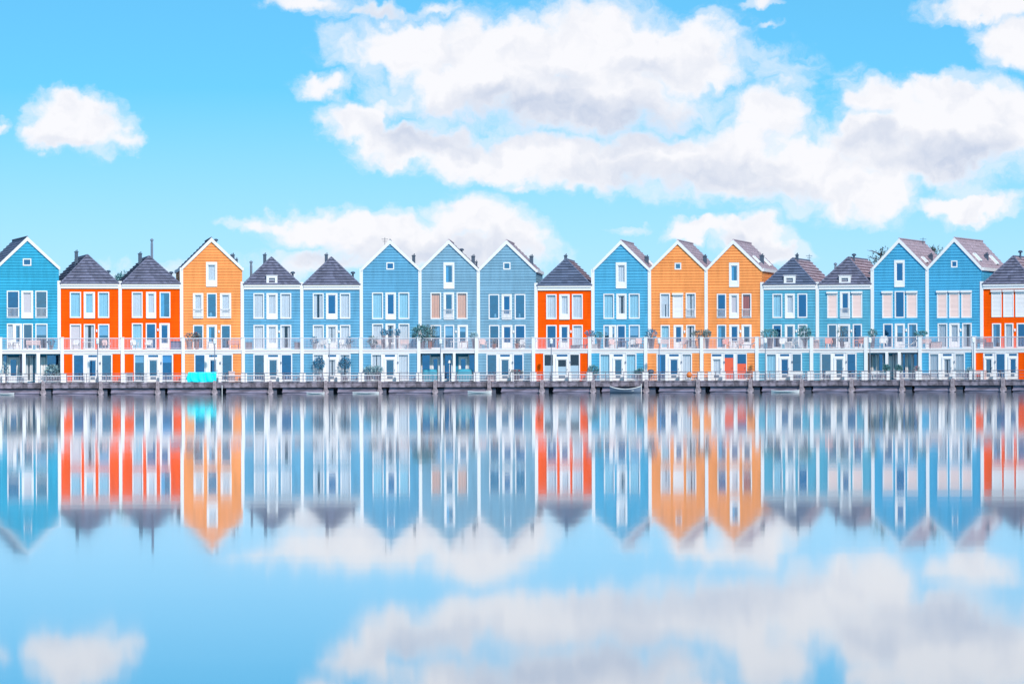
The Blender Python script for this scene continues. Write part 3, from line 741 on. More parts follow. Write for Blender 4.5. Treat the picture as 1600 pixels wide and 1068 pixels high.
        for k, p in enumerate(op):
            if p[4] == 'R':
                m = MB(); m.box(p[0], p[0] + .08, GFO - .05, GFO + .1, p[2], p[3]); m.box(p[1] - .08, p[1], GFO - .05, GFO + .1, p[2], p[3]); m.box(p[0] + .08, p[1] - .08, GFO - .05, GFO + .1, p[3] - .08, p[3])
                dr = m.build('door', WHITE, root)
                m = MB(); m.box(p[0] + .08, p[1] - .08, GFO - .0, GFO + .05, p[2], p[3] - (.42 if k == 0 else .95)); m.build('door_leaf', REDD, dr)
                MB().poly((p[0] + .08, GFO + .03, p[2] + 1.2), (p[1] - .08, GFO + .03, p[2] + 1.2), (p[1] - .08, GFO + .03, p[3] - .08), (p[0] + .08, GFO + .03, p[3] - .08)).build('pane', GLASS2, dr)
                MB().tube([(p[1] - .2, GFO - .05, p[2] + .95), (p[1] - .2, GFO - .05, p[2] + 1.1)], .02).build('handle', DARK, dr)
                continue
            wn = window(root, *p[:4], GFO, p[4], p[5], seed=i * 77 + k, name='front_door' if p[4] == 'e' else 'window', dark=(i + k) % 2 == 0)
            if p[4] == 'e':
                m = MB(); m.box(p[0] + .28, p[1] - .28, GFO - .10, GFO - .068, .28, .52); m.build('letter_flap', PIPE, wn)
                MB().tube([(p[1] - .10, GFO - .13, 1.0), (p[1] - .10, GFO - .13, 1.14)], .02).build('handle', DARK, wn)
        for (a, b, c, e) in ext: MB().poly((a, GFO + .06, c), (b, GFO + .06, c), (b, GFO + .06, e), (a, GFO + .06, e)).build('transom_pane', GLASS2, root)
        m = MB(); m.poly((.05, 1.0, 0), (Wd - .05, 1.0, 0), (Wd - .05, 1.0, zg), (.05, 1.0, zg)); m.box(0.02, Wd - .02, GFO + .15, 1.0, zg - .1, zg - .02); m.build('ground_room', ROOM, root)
        # wall lamp and number plate beside the door
        dx = Ug(dl[0][1]) + .28
        m = MB(); m.box(dx - .06, dx + .06, GFO - .09, GFO - .001, zg - .95, zg - .75); m.build('wall_lamp', PIPE, root)
    # lantern between the terrace doors
    if len(h['w1']) == 3:
        xm = (f.U(X(h['w1'][1][1])) + f.U(X(h['w1'][2][0]))) / 2
        m = MB(); m.lathe([(.03, 0), (.07, .03), (.075, .22), (.04, .26)], 8, (xm, -.13, z1b - .75)); m.box(xm - .02, xm + .02, -.1, 0, z1b - .6, z1b - .56); m.build('wall_lantern', WHITE, root)
for i in range(NH): build_house(i)

# ------------------------------------------------------------------ roof furniture: chimneys, flues, vents, skylights
def stack(i, kind, px, ytop, ybot, wpx, yo):
    f = FR[i]; root = ROOTS[i]; u, z1 = f.loc(px, ytop, yo); z0 = f.Z(px, ybot, yo) - 1.2; w = wpx / 17.0 / 2
    m = MB()
    if kind == 'chimney':
        m.box(u - w, u + w, yo - w, yo + w, z0, z1 - .12); m.box(u - w - .04, u + w + .04, yo - w - .04, yo + w + .04, z1 - .119, z1 - .04)
        m.box(u - w * .5, u - w * .1, yo - .08, yo + .08, z1 - .039, z1 + .06); m.box(u + w * .2, u + w * .7, yo - .08, yo + .08, z1 - .039, z1 + .12)
        m.build('chimney', DARK, root)
    elif kind == 'flue':
        m.tube([(u, yo, z0), (u, yo, z1 - .5), (u, yo, z1 - .25), (u, yo, z1 - .2)], [w, w, w * .75, w * .75], 10)
        m.tube([(u, yo, z1 - .22), (u, yo, z1 - .1), (u, yo, z1)], [w * 1.35, w * 1.35, w * .4], 10); m.build('flue', PIPE, root)
    elif kind == 'vent':
        m.tube([(u, yo, z0), (u, yo, z1 - .2)], .09, 8); m.tube([(u, yo, z1 - .2), (u, yo, z1 - .08), (u, yo, z1)], [.2, .22, .1], 8); m.build('roof_vent', DARK, root)
    elif kind == 'aerial':
        m.tube([(u, yo, z0), (u, yo, z1)], .025, 6); m.tube([(u - .3, yo, z1 - .15), (u + .3, yo, z1 - .15)], .018, 5); m.tube([(u - .2, yo, z1 - .35), (u + .2, yo, z1 - .35)], .018, 5); m.build('aerial', DARK, root)
for a in [(2,'chimney',120,392,403,5,3.5),(2,'vent',170,422,428,4,1.2),(3,'chimney',219.5,395,407,5.5,3.5),(3,'flue',238,372.5,401,4,3.0),(3,'vent',268,424,430,4,1.0),
          (4,'vent',338,373,380,4,3.0),(4,'chimney',364,397,410,6,2.2),(4,'chimney',370,404,412,4,3.2),(5,'chimney',414.3,396.5,412,5,3.0),(5,'flue',393,407,428,4,2.5),(5,'vent',458,424,432,4,.8),
          (6,'chimney',510.5,396.5,412,5,3.0),(6,'vent',552,424,432,4,.8),(7,'chimney',647,398,412,5,2.5),(7,'aerial',602,371,380,2,2.0),(8,'chimney',740,399,415,5.5,2.5),(8,'vent',722,388,396,4,3.5),(8,'chimney',745,408,416,3,4.0),
          (9,'chimney',831,399,415,5.5,3.0),(10,'chimney',884.5,398,404,4.5,2.6),(11,'chimney',1011,400,412,6,3.2),(12,'chimney',1102,399,415,5.5,4.0),(13,'chimney',1191,398,413,6,4.0),
          (14,'chimney',1246,397,403,4,2.4),(14,'aerial',1265,397,403,2,8.5),(15,'vent',1335,396,402,4,2.4),(15,'flue',1306,410,424,4,3.0),(15,'chimney',1360,425,432,4,3.5),
          (16,'chimney',1455,397,412,5.5,5.0),(16,'aerial',1443,371,380,2,8.5),(17,'chimney',1542,396,413,5.5,5.0),(18,'vent',1595,391,400,5,3.0)]: stack(*a)
def skylight(i, y0, y1, t0, t1):
    f = FR[i]; h = H[i]; xc = (BND[i] + BND[i+1]) / 2; ze = f.Z(xc, lerp3(xc, 416.5, 421, 418)) + .05; zp = f.Z(*h['peak']) + .07
    A = Vector((f.W, 0, ze)); B = Vector((f.W / 2, 0, zp)); n = Vector((zp - ze, 0, f.W / 2)).normalized()
    P = lambda t, y, o: tuple(A.lerp(B, t) + Vector((0, y, 0)) + n * o)
    m = MB()
    for (a, b, c, d) in ((t0, t0 + .02, y0, y1), (t1 - .02, t1, y0, y1), (t0 + .02, t1 - .02, y0, y0 + .08), (t0 + .02, t1 - .02, y1 - .08, y1)):
        k = len(m.v)
        m.v += [P(a,c,.0), P(b,c,.0), P(b,d,.0), P(a,d,.0), P(a,c,.14), P(b,c,.14), P(b,d,.14), P(a,d,.14)]
        m.f += [tuple(k + q for q in z) for z in ((4,5,6,7),(0,1,5,4),(1,2,6,5),(2,3,7,6),(3,0,4,7))]
    fr = m.build('skylight', WHITE, ROOTS[i])
    MB().poly(P(t0 + .02, y0 + .08, .10), P(t1 - .02, y0 + .08, .10), P(t1 - .02, y1 - .08, .10), P(t0 + .02, y1 - .08, .10)).build('pane', FROST, fr)
for a in [(13,1.0,1.9,.18,.42),(13,6.4,7.3,.12,.42),(16,1.2,2.1,.16,.36),(17,1.0,1.9,.2,.46),(17,6.6,7.5,.14,.44),(11,6.0,6.8,.1,.35)]: skylight(*a)

# ------------------------------------------------------------------ quay railing, fences, lamps
qr = tag(empty('quay_railing', edge[0] + Vector((0, 0, ZD))), 'thin dark metal railing with three rails along the quay edge', 'railing')
def rel(P): return P - qr.location
line = offset_line(QF + .22)
m = MB()
for zz, rr in ((.82, .026), (.55, .018), (.28, .018)):
    for a, b in zip(line[:-1], line[1:]):
        A = rel(Vector((a.x, a.y, ZD + zz))); B = rel(Vector((b.x, b.y, ZD + zz))); m.tube([A, B], rr, 6)
m.build('rail', RAILD, qr)
pm = MB().tube([(0, 0, 0), (0, 0, .82)], .03, 6).mesh('post', RAILD)
for a, b in zip(line[:-1], line[1:]):
    for k in range(3):
        p = a.lerp(b, k / 3); o = bpy.data.objects.new('post', pm); col.objects.link(o); o.parent = qr; o.location = rel(Vector((p.x, p.y, ZD)))
HR = {1:'leftmost blue house', 2:'first red house from the left', 3:'red house with the tall flue', 4:'lone orange house', 5:'blue house with the roof hatch', 6:'low blue house without roof hatch',
      7:'blue house with pale blue curtains', 8:'house with peach curtains', 9:'grey blue house beside the middle red house', 10:'middle red house', 11:'azure house', 12:'orange house with small attic window',
      13:'orange house with red doors', 14:'cyan house beside the orange house', 15:'cyan house with peach shutters', 16:'blue house with glazed veranda', 17:'blue house with three peach shutters', 18:'rightmost red house'}
def fence(i):
    h = H[i]; f = FR[i]; yo = GFO - .75; X = lambda a: h['base'] + a / ZF
    r = tag(empty('picket_fence', f.world(0, yo), f.rz), 'low white picket fence before the ' + HR[i], 'fence', 'front fences')
    if 'ver' in h: gaps = [(f.U(X(h['ver']['posts'][0][1]), yo), f.U(X(h['ver']['posts'][1][0]), yo))]
    else: gaps = [(f.U(X(h['gd'][0]), yo) - .25, f.U(X(h['gd'][1]), yo) + .25)]
    if 'gd2' in h: gaps.append((f.U(X(h['gd2'][0]), yo) - .25, f.W - .3))
    cur = .2; spans = []
    for a, b in gaps: spans.append((cur, a)); cur = b
    if f.W - .2 - cur > .3: spans.append((cur, f.W - .2))
    hh = .66
    for a, b in spans:
        m = MB(); m.box(a, b, -.04, .04, hh - .06, hh); m.box(a, b, -.03, .03, .1, .15); m.build('rail', RAILM, r)
        m = MB(); n = max(2, int((b - a) / .14))
        for k in range(n):
            x = a + (b - a) * (k + .5) / n; m.box(x - .022, x + .022, -.022, .022, .151, hh - .061)
        m.build('picket_panel', PICK, r)
        for x in (a, b):
            m = MB(); m.box(x - .13, x + .13, -.13, .13, 0, .8); m.box(x - .16, x + .16, -.16, .16, .801, .86); m.build('gate_post', WHITE, r)
for i in range(1, 19): fence(i)
LAMPS = [(2,152.8),(4,335.7),(6,514.5),(8,688.5),(10,861.5),(12,1030),(14,1196),(16,1359.5),(18,1521)]
for i, px in LAMPS:
    k, u = edge_at(px, QF + .5); f = FR[k]
    r = tag(empty('street_lamp', f.world(u, QF + .5), f.rz), 'slim grey lamp post with white lantern before the ' + HR[i], 'street lamp', 'lamp posts on the quay')
    zt_ = f.Z(px, lerp3(px, 529, 529, 526.5), QF + .5)
    MB().lathe([(.09, 0), (.09, .5), (.05, .55), (.035, zt_ - .5)], 8).build('post', PIPE, r)
    m = MB(); m.smooth = False; m.lathe([(.06, zt_ - .5), (.14, zt_ - .44), (.16, zt_ - .12), (.12, zt_ - .05), (.03, zt_)], 10); m.build('lantern', LAMPW, r)

# ------------------------------------------------------------------ furniture and plants
def pos(i, px, yo, lev): f = FR[i]; return f.world(f.U(px, yo), yo, (TERR[i] if lev == 'T' else .005)), f.rz
def thing(name, label, cat, i, px, yo, lev, rot=0.0, group=None):
    P, rz = pos(i, px, yo, lev); return tag(empty(name, P, rz + R(rot)), label, cat, group)
def armchair(i, px, label, m_=None, lev='T', yo=-1.5, rot=0.0, s=1.0):
    m_ = m_ or PLAST; r = thing('armchair', label, 'chair', i, px, yo, lev, rot, 'chairs on the terraces'); r.scale = (s, s, s)
    m = MB(); m.box(-.27, .27, -.26, .25, .38, .44); m.build('seat', m_, r)
    m = MB(); m.prism([(-.27, .44), (.27, .44), (.29, .78), (.2, .9), (-.2, .9), (-.29, .78)], .2, .27); m.build('backrest', m_, r)
    for sx in (-1, 1):
        m = MB(); m.box(sx * .29 - .03, sx * .29 + .03, -.26, .22, .6, .65); m.box(sx * .29 - .025, sx * .29 + .025, -.25, -.2, .441, .599); m.build('armrest', m_, r)
        for yy in (-.22, .2):
            m = MB(); m.tube([(sx * .27, yy * 1.1, 0), (sx * .23, yy, .38)], .025, 6); m.build('leg', m_, r)
    return r
def table(i, px, label, m_=None, lev='T', yo=-1.4, w=.8, hgt=.72, rnd=False):
    m_ = m_ or PLAST; r = thing('table', label, 'table', i, px, yo, lev, 0, 'tables on the terraces')
    m = MB()
    if rnd: m.lathe([(w / 2, hgt - .04), (w / 2, hgt)], 16)
    else: m.box(-w / 2, w / 2, -.35, .35, hgt - .05, hgt)
    m.build('tabletop', m_, r)
    for sx in (-1, 1):
        for sy in (-1, 1):
            MB().tube([(sx * w * .42, sy * .28, 0), (sx * w * .36, sy * .24, hgt - .05)], .025, 6).build('leg', m_, r)
def leaves(m, c, rad, n, size, seed, drop=0.0):
    rnd = random.Random(seed)
    for k in range(n):
        while True:
            v = Vector((rnd.uniform(-1, 1), rnd.uniform(-1, 1), rnd.uniform(-1, 1)))
            if .25 < v.length < 1: break
        if rnd.random() < .5: v = v.normalized() * rnd.uniform(.75, 1.05)
        p = Vector((c[0] + v.x * rad[0], c[1] + v.y * rad[1], c[2] + v.z * rad[2]))
        d = (v + Vector((rnd.uniform(-.6, .6), rnd.uniform(-.6, .6), rnd.uniform(-.4, .7) - drop))).normalized(); q = d.orthogonal().normalized()
        q = Matrix.Rotation(rnd.uniform(0, 6.28), 3, d) @ q; L = size * rnd.uniform(.6, 1.3)
        m.poly(p - q * L * .3, p + d * L * .6 - q * L * .1, p + d * L, p + q * L * .3)
def plant(i, px, label, leaf=0, pot=None, lev='T', yo=-2.0, rad=.35, hgt=.45, ph=.4, n=140, size=.17, seed=0, name='potted_plant', flower=None, pw=.2):
    r = thing(name, label, 'plant', i, px, yo, lev, 0, 'potted plants'); m = MB(); m.smooth = True
    m.lathe([(pw * .7, 0), (pw, ph * .9), (pw * 1.12, ph * .92), (pw * 1.12, ph), (pw * .9, ph)], 12); m.build('pot', pot or POTG, r)
    m = MB(); rnd = random.Random(seed + int(px))
    for k in range(6):
        a = rnd.uniform(0, 6.28); m.tube([(0, 0, ph * .8), (math.cos(a) * rad * .3, math.sin(a) * rad * .3, ph + hgt * .6), (math.cos(a) * rad * .6, math.sin(a) * rad * .6, ph + hgt * 1.3)], [.018, .012, .006], 5)
    m.build('stem', BARK, r)
    m = MB(); leaves(m, (0, 0, ph + hgt * .9), (rad, rad, hgt), n, size, seed + int(px)); m.build('foliage', LEAF[leaf], r)
    if flower:
        m = MB(); leaves(m, (0, 0, ph + hgt), (rad * .95, rad * .95, hgt), 60, size * .7, seed + 7 + int(px)); m.build('flower', flower, r)
def ball_tree(i, px, ymid, label, rad=.5, leaf=3, lev='D', yo=GFO - .45):
    f = FR[i]; r = thing('ball_tree', label, 'plant', i, px, yo, lev, 0, 'clipped ball trees'); zc = f.Z(px, ymid, yo)
    m = MB(); m.smooth = True; m.lathe([(.18, 0), (.25, .38), (.28, .4), (.28, .45), (.2, .45)], 12); m.build('pot', POTG, r)
    MB().tube([(0, 0, .4), (.02, 0, zc * .6), (0, 0, zc)], [.035, .03, .02], 6).build('trunk', BARK, r)
    m = MB(); leaves(m, (0, 0, zc), (rad, rad, rad), 420, .16, int(px)); m.build('crown', LEAF[leaf], r)
def chest(i, px, label, m_=None, lev='T', yo=-1.9, w=.7, h_=.5, d_=.45):
    m_ = m_ or WOODG; r = thing('storage_chest', label, 'chest', i, px, yo, lev, 0, 'chests and benches')
    m = MB(); n = 5
    for k in range(n): m.box(-w / 2, w / 2, -d_ / 2 + .01 * (k % 2), d_ / 2, h_ * k / n + .004, h_ * (k + 1) / n - .004)
    m.build('body', m_, r); m = MB(); m.box(-w / 2 - .03, w / 2 + .03, -d_ / 2 - .03, d_ / 2 + .03, h_ + .002, h_ + .05); m.build('lid', m_, r)
def bench(i, px, label, m_=None, lev='T', yo=-1.8, w=1.3):
    m_ = m_ or PINKP; r = thing('bench', label, 'bench', i, px, yo, lev, 0, 'chests and benches')
    m = MB()
    for k in range(3): m.box(-w / 2, w / 2, -.22 + k * .15, -.1 + k * .15, .40, .44)
    m.build('seat', m_, r); m = MB()
    for k in range(3): m.box(-w / 2, w / 2, .24, .28, .5 + k * .13, .6 + k * .13)
    m.build('backrest', m_, r)
    for sx in (-1, 1):
        m = MB(); m.box(sx * (w / 2 - .08) - .035, sx * (w / 2 - .08) + .035, -.2, .3, 0, .399); m.box(sx * (w / 2 - .08) - .035, sx * (w / 2 - .08) + .035, .281, .33, 0, .85); m.build('leg', m_, r)
def lounger(i, px, label, m_=None, yo=-1.5, rot=0.0):
    m_ = m_ or PLAST; r = thing('sun_lounger', label, 'sun lounger', i, px, yo, 'T', rot, 'chairs on the terraces')
    m = MB(); m.box(-.85, .25, -.28, .28, .30, .36); m.build('seat', m_, r)
    m = MB(); m.v += [(.25,-.28,.30),(.25,.28,.30),(.25,.28,.37),(.25,-.28,.37),(.85,-.28,.72),(.85,.28,.72),(.82,.28,.79),(.82,-.28,.79)]; m.f += [(0,1,2,3),(4,7,6,5),(0,4,5,1),(3,2,6,7),(0,3,7,4),(1,5,6,2)]; m.build('backrest', m_, r)
    for x in (-.75, .15):
        for yy in (-.24, .24): MB().tube([(x, yy, 0), (x, yy, .30)], .025, 6).build('leg', m_, r)
def sofa_cover(i, px, label, w=1.45, seed=0):
    r = thing('covered_sofa', label, 'sofa', i, px, GFO + .45, 'D', 0, 'sofas under teal covers'); m = MB(); m.smooth = True; rnd = random.Random(seed); nu, nv = 24, 10
    for a in range(nv + 1):
        t = a / nv
        for b in range(nu):
            th = 2 * math.pi * b / nu; c, q = math.cos(th), math.sin(th); e = .55
            rx = w / 2 * (1 - .35 * t ** 4); ry = .42 * (1 - .4 * t ** 3); zz = 1.12 * (1 - (1 - t) ** 1.6) if t < 1 else 1.12
            m.v.append((math.copysign(abs(c) ** e, c) * rx * (1.0 if t < .98 else .5) + rnd.uniform(-.015, .015), math.copysign(abs(q) ** e, q) * ry, zz * (1 + .04 * math.sin(3 * th)) ))
    for a in range(nv):
        for b in range(nu): c = (b + 1) % nu; m.f.append((a*nu + b, a*nu + c, (a+1)*nu + c, (a+1)*nu + b))
    m.f.append(tuple(nv*nu + b for b in range(nu))); m.build('cover', COVER, r)
    m = MB()
    for sx in (-1, 1): m.box(sx * (w / 2 - .12) - .05, sx * (w / 2 - .12) + .05, -.45, -.35, 0, .1)
    m.build('foot', WOODG, r)

r = thing('folded_parasol', 'folded dark parasol standing in the veranda of the leftmost blue house', 'parasol', 1, 34, GFO + .2, 'D')
MB().lathe([(.25, 0), (.25, .06), (.05, .1)], 12).build('base', POTG, r); MB().tube([(0, 0, .06), (0, 0, 2.6)], .025, 6).build('pole', PIPE, r)
m = MB(); m.lathe([(.17, .95), (.2, 1.0), (.15, 1.5), (.1, 2.2), (.03, 2.55)], 9); m.build('canopy', PARAS, r)
plant(1, 8, 'pale leafy plant behind the fence at the far left', 2, lev='D', yo=GFO - .3, rad=.35, hgt=.75, ph=.45, n=160)
plant(1, 82, 'large pale bush in the veranda corner of the leftmost blue house', 2, lev='D', yo=GFO + .4, rad=.7, hgt=.65, ph=.4, n=420, size=.2)
armchair(1, 19, 'white armchair on the terrace of the leftmost blue house', rot=20); table(1, 26, 'small white table on the terrace of the leftmost blue house', w=.6)
bench(1, 53, 'pale pink bench on the terrace of the leftmost blue house'); plant(1, 80, 'small dark shrub on the terrace of the leftmost blue house', 3, rad=.3, hgt=.35)
armchair(2, 119, 'white chair on the terrace of the first red house from the left', rot=-15); table(2, 137, 'white table on the terrace of the first red house from the left', w=.9); armchair(2, 166, 'pale pink chair right of the lamp on the first red house terrace', PINKP, rot=30)
armchair(3, 210, 'white armchair on the left of the terrace below the tall flue', rot=25); armchair(3, 233, 'white armchair in the middle of the terrace below the tall flue', rot=-20); chest(3, 275, 'grey blue covered chest on the terrace below the tall flue', mat('cover_grey_blue', (.16, .18, .32), .7, .15), w=.95, h_=.72)
chest(3, 202, 'grey bin behind the fence of the red house with the tall flue', POTG, 'D', GFO - .3, .6, .85)
plant(4, 296, 'pink planter with red blossoms left on the lone orange house terrace', 1, PINKP, rad=.45, hgt=.4, ph=.75, pw=.3, flower=mat('pink_blossom', (.75, .2, .2), .6, .2, island=.3))
plant(4, 308, 'dark red flowering plant in a pink pot on the lone orange house terrace', 1, PINKC, rad=.35, hgt=.4, ph=.8, pw=.22, flower=REDP)
table(4, 330, 'small white table on the terrace of the lone orange house', w=.65); bench(4, 366, 'pink slatted bench on the terrace of the lone orange house', PINKC, w=1.0)
chest(4, 362, 'pale pink box behind the fence of the lone orange house', PINKP, 'D', GFO - .35, .55, .95)
chest(5, 389, 'grey chest at the left end of the roof hatch house terrace', w=.6, h_=.6); chest(5, 465, 'grey chest at the right end of the roof hatch house terrace', w=.55, h_=.6)
plant(6, 491.5, 'dark plant in a pale pot left of two white chairs', 3, POTW, rad=.33, hgt=.3, ph=.5); armchair(6, 504, 'white armchair next to the left plant, low blue house terrace', rot=-35); table(6, 520, 'white table between the plants on the low blue house terrace', w=.9)
armchair(6, 536, 'white armchair next to the right plant, low blue house terrace', rot=30); plant(6, 546, 'dark plant in a pale pot right of two white chairs', 3, POTW, rad=.33, hgt=.32, ph=.5)
ball_tree(6, 498.5, 567.5, 'round blue green ball tree left of the door'); ball_tree(6, 539.5, 567, 'round blue green ball tree right of the door')
plant(7, 582.5, 'bushy plant left on the terrace with three leafy standards', 1, rad=.42, hgt=.4, ph=.4, n=200)
for px, w_ in ((600, 'left'), (609.5, 'middle'), (621, 'right')): plant(7, px, w_ + ' one of three leafy standards on the terrace', 3, rad=.28, hgt=.32, ph=1.25, n=170, size=.14, pw=.13, yo=-1.8)
bench(7, 592, 'pale pink bench beside the bushy plant, pale blue curtain house', w=.8); bench(7, 632, 'pale pink bench right of the three leafy standards', w=.8)
plant(7, 577, 'pale leafy bush left behind the fence, pale blue curtain house', 2, lev='D', yo=GFO - .35, rad=.5, hgt=.35, ph=.75, n=260); plant(7, 590, 'pale leafy bush near the door, pale blue curtain house', 2, lev='D', yo=GFO - .35, rad=.48, hgt=.35, ph=.78, n=260)
plant(8, 659, 'large dark green bush at the left end of the peach curtain house terrace', 0, rad=.85, hgt=.75, ph=.75, n=620, size=.22, pw=.32); plant(8, 672, 'tall reddish shrub beside the large bush on the terrace', 1, TERRA, rad=.5, hgt=.75, ph=.75, n=260, size=.18)
table(8, 712, 'white slatted table on the terrace of the peach curtain house', w=1.0); table(8, 726, 'small pale table before the terrace door of the peach curtain house', PINKP, w=.7); plant(8, 741, 'light teal plant at the right end of the peach curtain house terrace', 2, rad=.35, hgt=.35, ph=.85, n=170)
sofa_cover(8, 672, 'teal covered sofa left in the veranda of the peach curtain house', seed=1); sofa_cover(8, 726, 'teal covered sofa right in the veranda of the peach curtain house', seed=2)
r = thing('floor_lamp', 'tall white floor lamp between two teal covered sofas', 'lamp', 8, 702.5, GFO + .6, 'D')
MB().lathe([(.18, 0), (.18, .03), (.025, .06), (.025, 1.75)], 10).build('stand', LAMPW, r); MB().lathe([(.16, 1.7), (.08, 1.95)], 12).build('lamp_shade', LAMPW, r)
armchair(9, 755, 'round white chair at the left end of the grey blue house terrace', PINKP, rot=20, s=1.05)
plant(9, 772, 'terracotta pot left of the terrace door, grey blue house', 1, TERRA, rad=.22, hgt=.2, ph=.45, n=60); plant(9, 808, 'terracotta pot right of the terrace door, grey blue house', 1, TERRA, rad=.22, hgt=.2, ph=.5, n=60)
armchair(9, 815, 'white chair by the terracotta pot, grey blue house terrace', rot=-20); lounger(9, 826, 'white sun lounger at the right end of the grey blue house terrace', rot=10)
plant(9, 807, 'red flowers above the fence of the grey blue house', 1, lev='D', yo=GFO - .35, rad=.55, hgt=.18, ph=.68, n=120, flower=REDP, pw=.3)
chest(9, 768, 'pink box behind the fence of the grey blue house', PINKP, 'D', GFO - .35, .7, .6)
table(10, 879, 'white table before the terrace door of the middle red house', w=.85); lounger(10, 912, 'grey lounger at the right end of the middle red house terrace', WOODG, rot=0); chest(10, 899, 'grey low box on the middle red house terrace', w=.8, h_=.3)
plant(10, 922, 'dark plant at the corner between the red and azure terraces', 3, rad=.4, hgt=.3, ph=1.1, n=160, yo=-2.1)
chest(11, 931, 'white planter box at the left end of the azure house terrace', POTW, w=.55, h_=.4); plant(11, 936, 'grey green plant above the railing of the azure house', 0, rad=.35, hgt=.3, ph=.95, n=140)
armchair(11, 957, 'pale pink chair left on the azure house terrace', PINKP, rot=20); table(11, 972, 'grey wooden table on the azure house terrace', WOODG, w=1.0)
armchair(11, 988, 'white chair right of the wooden table, azure house terrace', rot=-20); armchair(11, 1000, 'white chair at the right end of the azure house terrace', PINKP, rot=30, s=1.1)
plant(11, 927, 'grey green bush on the quay at the left corner of the azure house', 0, lev='D', yo=GFO - .4, rad=.5, hgt=.5, ph=.5, n=300); plant(11, 999, 'dark bush behind the fence at the right of the azure house', 0, lev='D', yo=GFO - .35, rad=.42, hgt=.3, ph=.55, n=220)
plant(12, 1018, 'purplish bush at the left end of the small attic orange house terrace', 3, rad=.5, hgt=.42, ph=1.0, n=240, pw=.3); armchair(12, 1068.5, 'pink chair by the terrace door of the small attic orange house', PINKP, rot=-25)
bench(12, 1037, 'pink bench on the terrace of the small attic orange house', PINKP, w=.9); table(12, 1081, 'grey table on the terrace of the small attic orange house', WOODG, w=1.0)
plant(12, 1094, 'dark spreading plant at the corner between the two orange terraces', 1, rad=.75, hgt=.25, ph=1.15, n=240, yo=-2.1); plant(13, 1105, 'grey leafed plant left on the red doors house terrace', 1, rad=.35, hgt=.35, ph=1.05, n=170)
r = thing('barbecue', 'dark kettle barbecue behind the fence of the small attic orange house', 'barbecue', 12, 1017, GFO - .4, 'D')
m = MB(); m.smooth = True; m.lathe([(.08, .6), (.25, .7), (.3, .84), (.26, .97), (.1, 1.05), (.02, 1.07)], 14); m.build('kettle', DARK, r)
for k in range(3): MB().tube([(.15 * math.cos(k * 2.09), .15 * math.sin(k * 2.09), .68), (.3 * math.cos(k * 2.09), .3 * math.sin(k * 2.09), 0)], .018, 6).build('leg', DARK, r)
r = thing('ball_fender', 'round orange ball fender hung on the fence', 'fender', 12, 1077, GFO - .95, 'D')
m = MB(); m.smooth = True; m.lathe([(.02, .28), (.18, .34), (.27, .52), (.2, .7), (.08, .78), (.05, .84)], 14); m.build('ball', ORANGEP, r); MB().tube([(0, 0, .84), (0, .15, .88), (0, .2, .66)], .015, 5).build('rope', RAILM, r)
armchair(13, 1135, 'red pink chair on the terrace of the red doors house', PINKC, rot=25); table(13, 1148.5, 'white table on the terrace of the red doors house', w=.6); armchair(13, 1156, 'pale pink chair right of the white table, red doors house', PINKP, rot=-25)
lounger(13, 1170, 'white sun lounger at the right end of the red doors house terrace', rot=5)
r = thing('bird_table', 'rusty bird table on a post behind the quay railing', 'bird table', 13, 1172, GFO - .5, 'D'); MB().tube([(0, 0, 0), (0, 0, .85)], .04, 6).build('post', TERRA, r); MB().box(-.2, .2, -.15, .15, .851, .9).box(-.24, .24, -.19, .19, 1.05, 1.08).box(-.18, -.15, -.1, .1, .9, 1.05).box(.15, .18, -.1, .1, .9, 1.05).build('tray', TERRA, r)
plant(14, 1203, 'wide dark green shrub at the left end of the cyan terrace', 0, rad=.75, hgt=.4, ph=1.0, n=360, pw=.3); armchair(14, 1223.5, 'white armchair on the cyan terrace beside the orange house', rot=15, s=1.1); chest(14, 1232, 'white crate between two armchairs on the cyan terrace', POTW, w=.5, h_=.5); armchair(14, 1240, 'white armchair before the terrace door, cyan terrace', rot=-20)
plant(14, 1258, 'tall grey green grass plant at the right of the cyan terrace', 0, rad=.55, hgt=.6, ph=.8, n=300, size=.22)
bench(14, 1246, 'white bench behind the fence of the cyan house beside the orange house', PLAST, 'D', GFO - .35, .9)
chest(15, 1275, 'pale pink box at the left end of the peach shutters cyan terrace', PINKP, w=.55, h_=.75); armchair(15, 1295, 'salmon armchair left on the peach shutters cyan terrace', PINKC, rot=15, s=1.15); table(15, 1323, 'white low table on the peach shutters cyan terrace', w=.6, hgt=.45); armchair(15, 1342, 'salmon reclining chair right on the peach shutters cyan terrace', PINKC, rot=-40, s=1.2)
plant(15, 1316, 'tall leafy plant climbing before the terrace door', 1, rad=.4, hgt=.75, ph=.6, n=170, size=.16)
bench(15, 1296, 'pale bench behind the fence of the peach shutters cyan house', PLAST, 'D', GFO - .35, .8)
plant(16, 1364, 'green shrub at the left end of the glazed veranda house terrace', 0, rad=.4, hgt=.28, ph=1.15, n=200); armchair(16, 1381, 'round white armchair on the glazed veranda house terrace', rot=10, s=1.25); lounger(16, 1420, 'white sun lounger on the glazed veranda house terrace', rot=0)
plant(16, 1439, 'low wide green shrub at the right end of the glazed veranda house terrace', 0, rad=.6, hgt=.2, ph=1.15, n=260)
ball_tree(16, 1385, 575, 'dark clipped ball tree left of the glazed veranda steps', rad=.3, leaf=0); ball_tree(16, 1404.5, 576, 'dark clipped ball tree right of the glazed veranda steps', rad=.3, leaf=0)
bench(16, 1370, 'white wooden bench behind the fence of the glazed veranda house', PLAST, 'D', GFO - .35, 1.1)
plant(16, 1432, 'pale flowering plant on the gate post side of the glazed veranda house', 2, POTW, lev='D', yo=GFO - .3, rad=.25, hgt=.22, ph=.8, n=110, flower=mat('pink_blossom', (.75, .2, .2)))
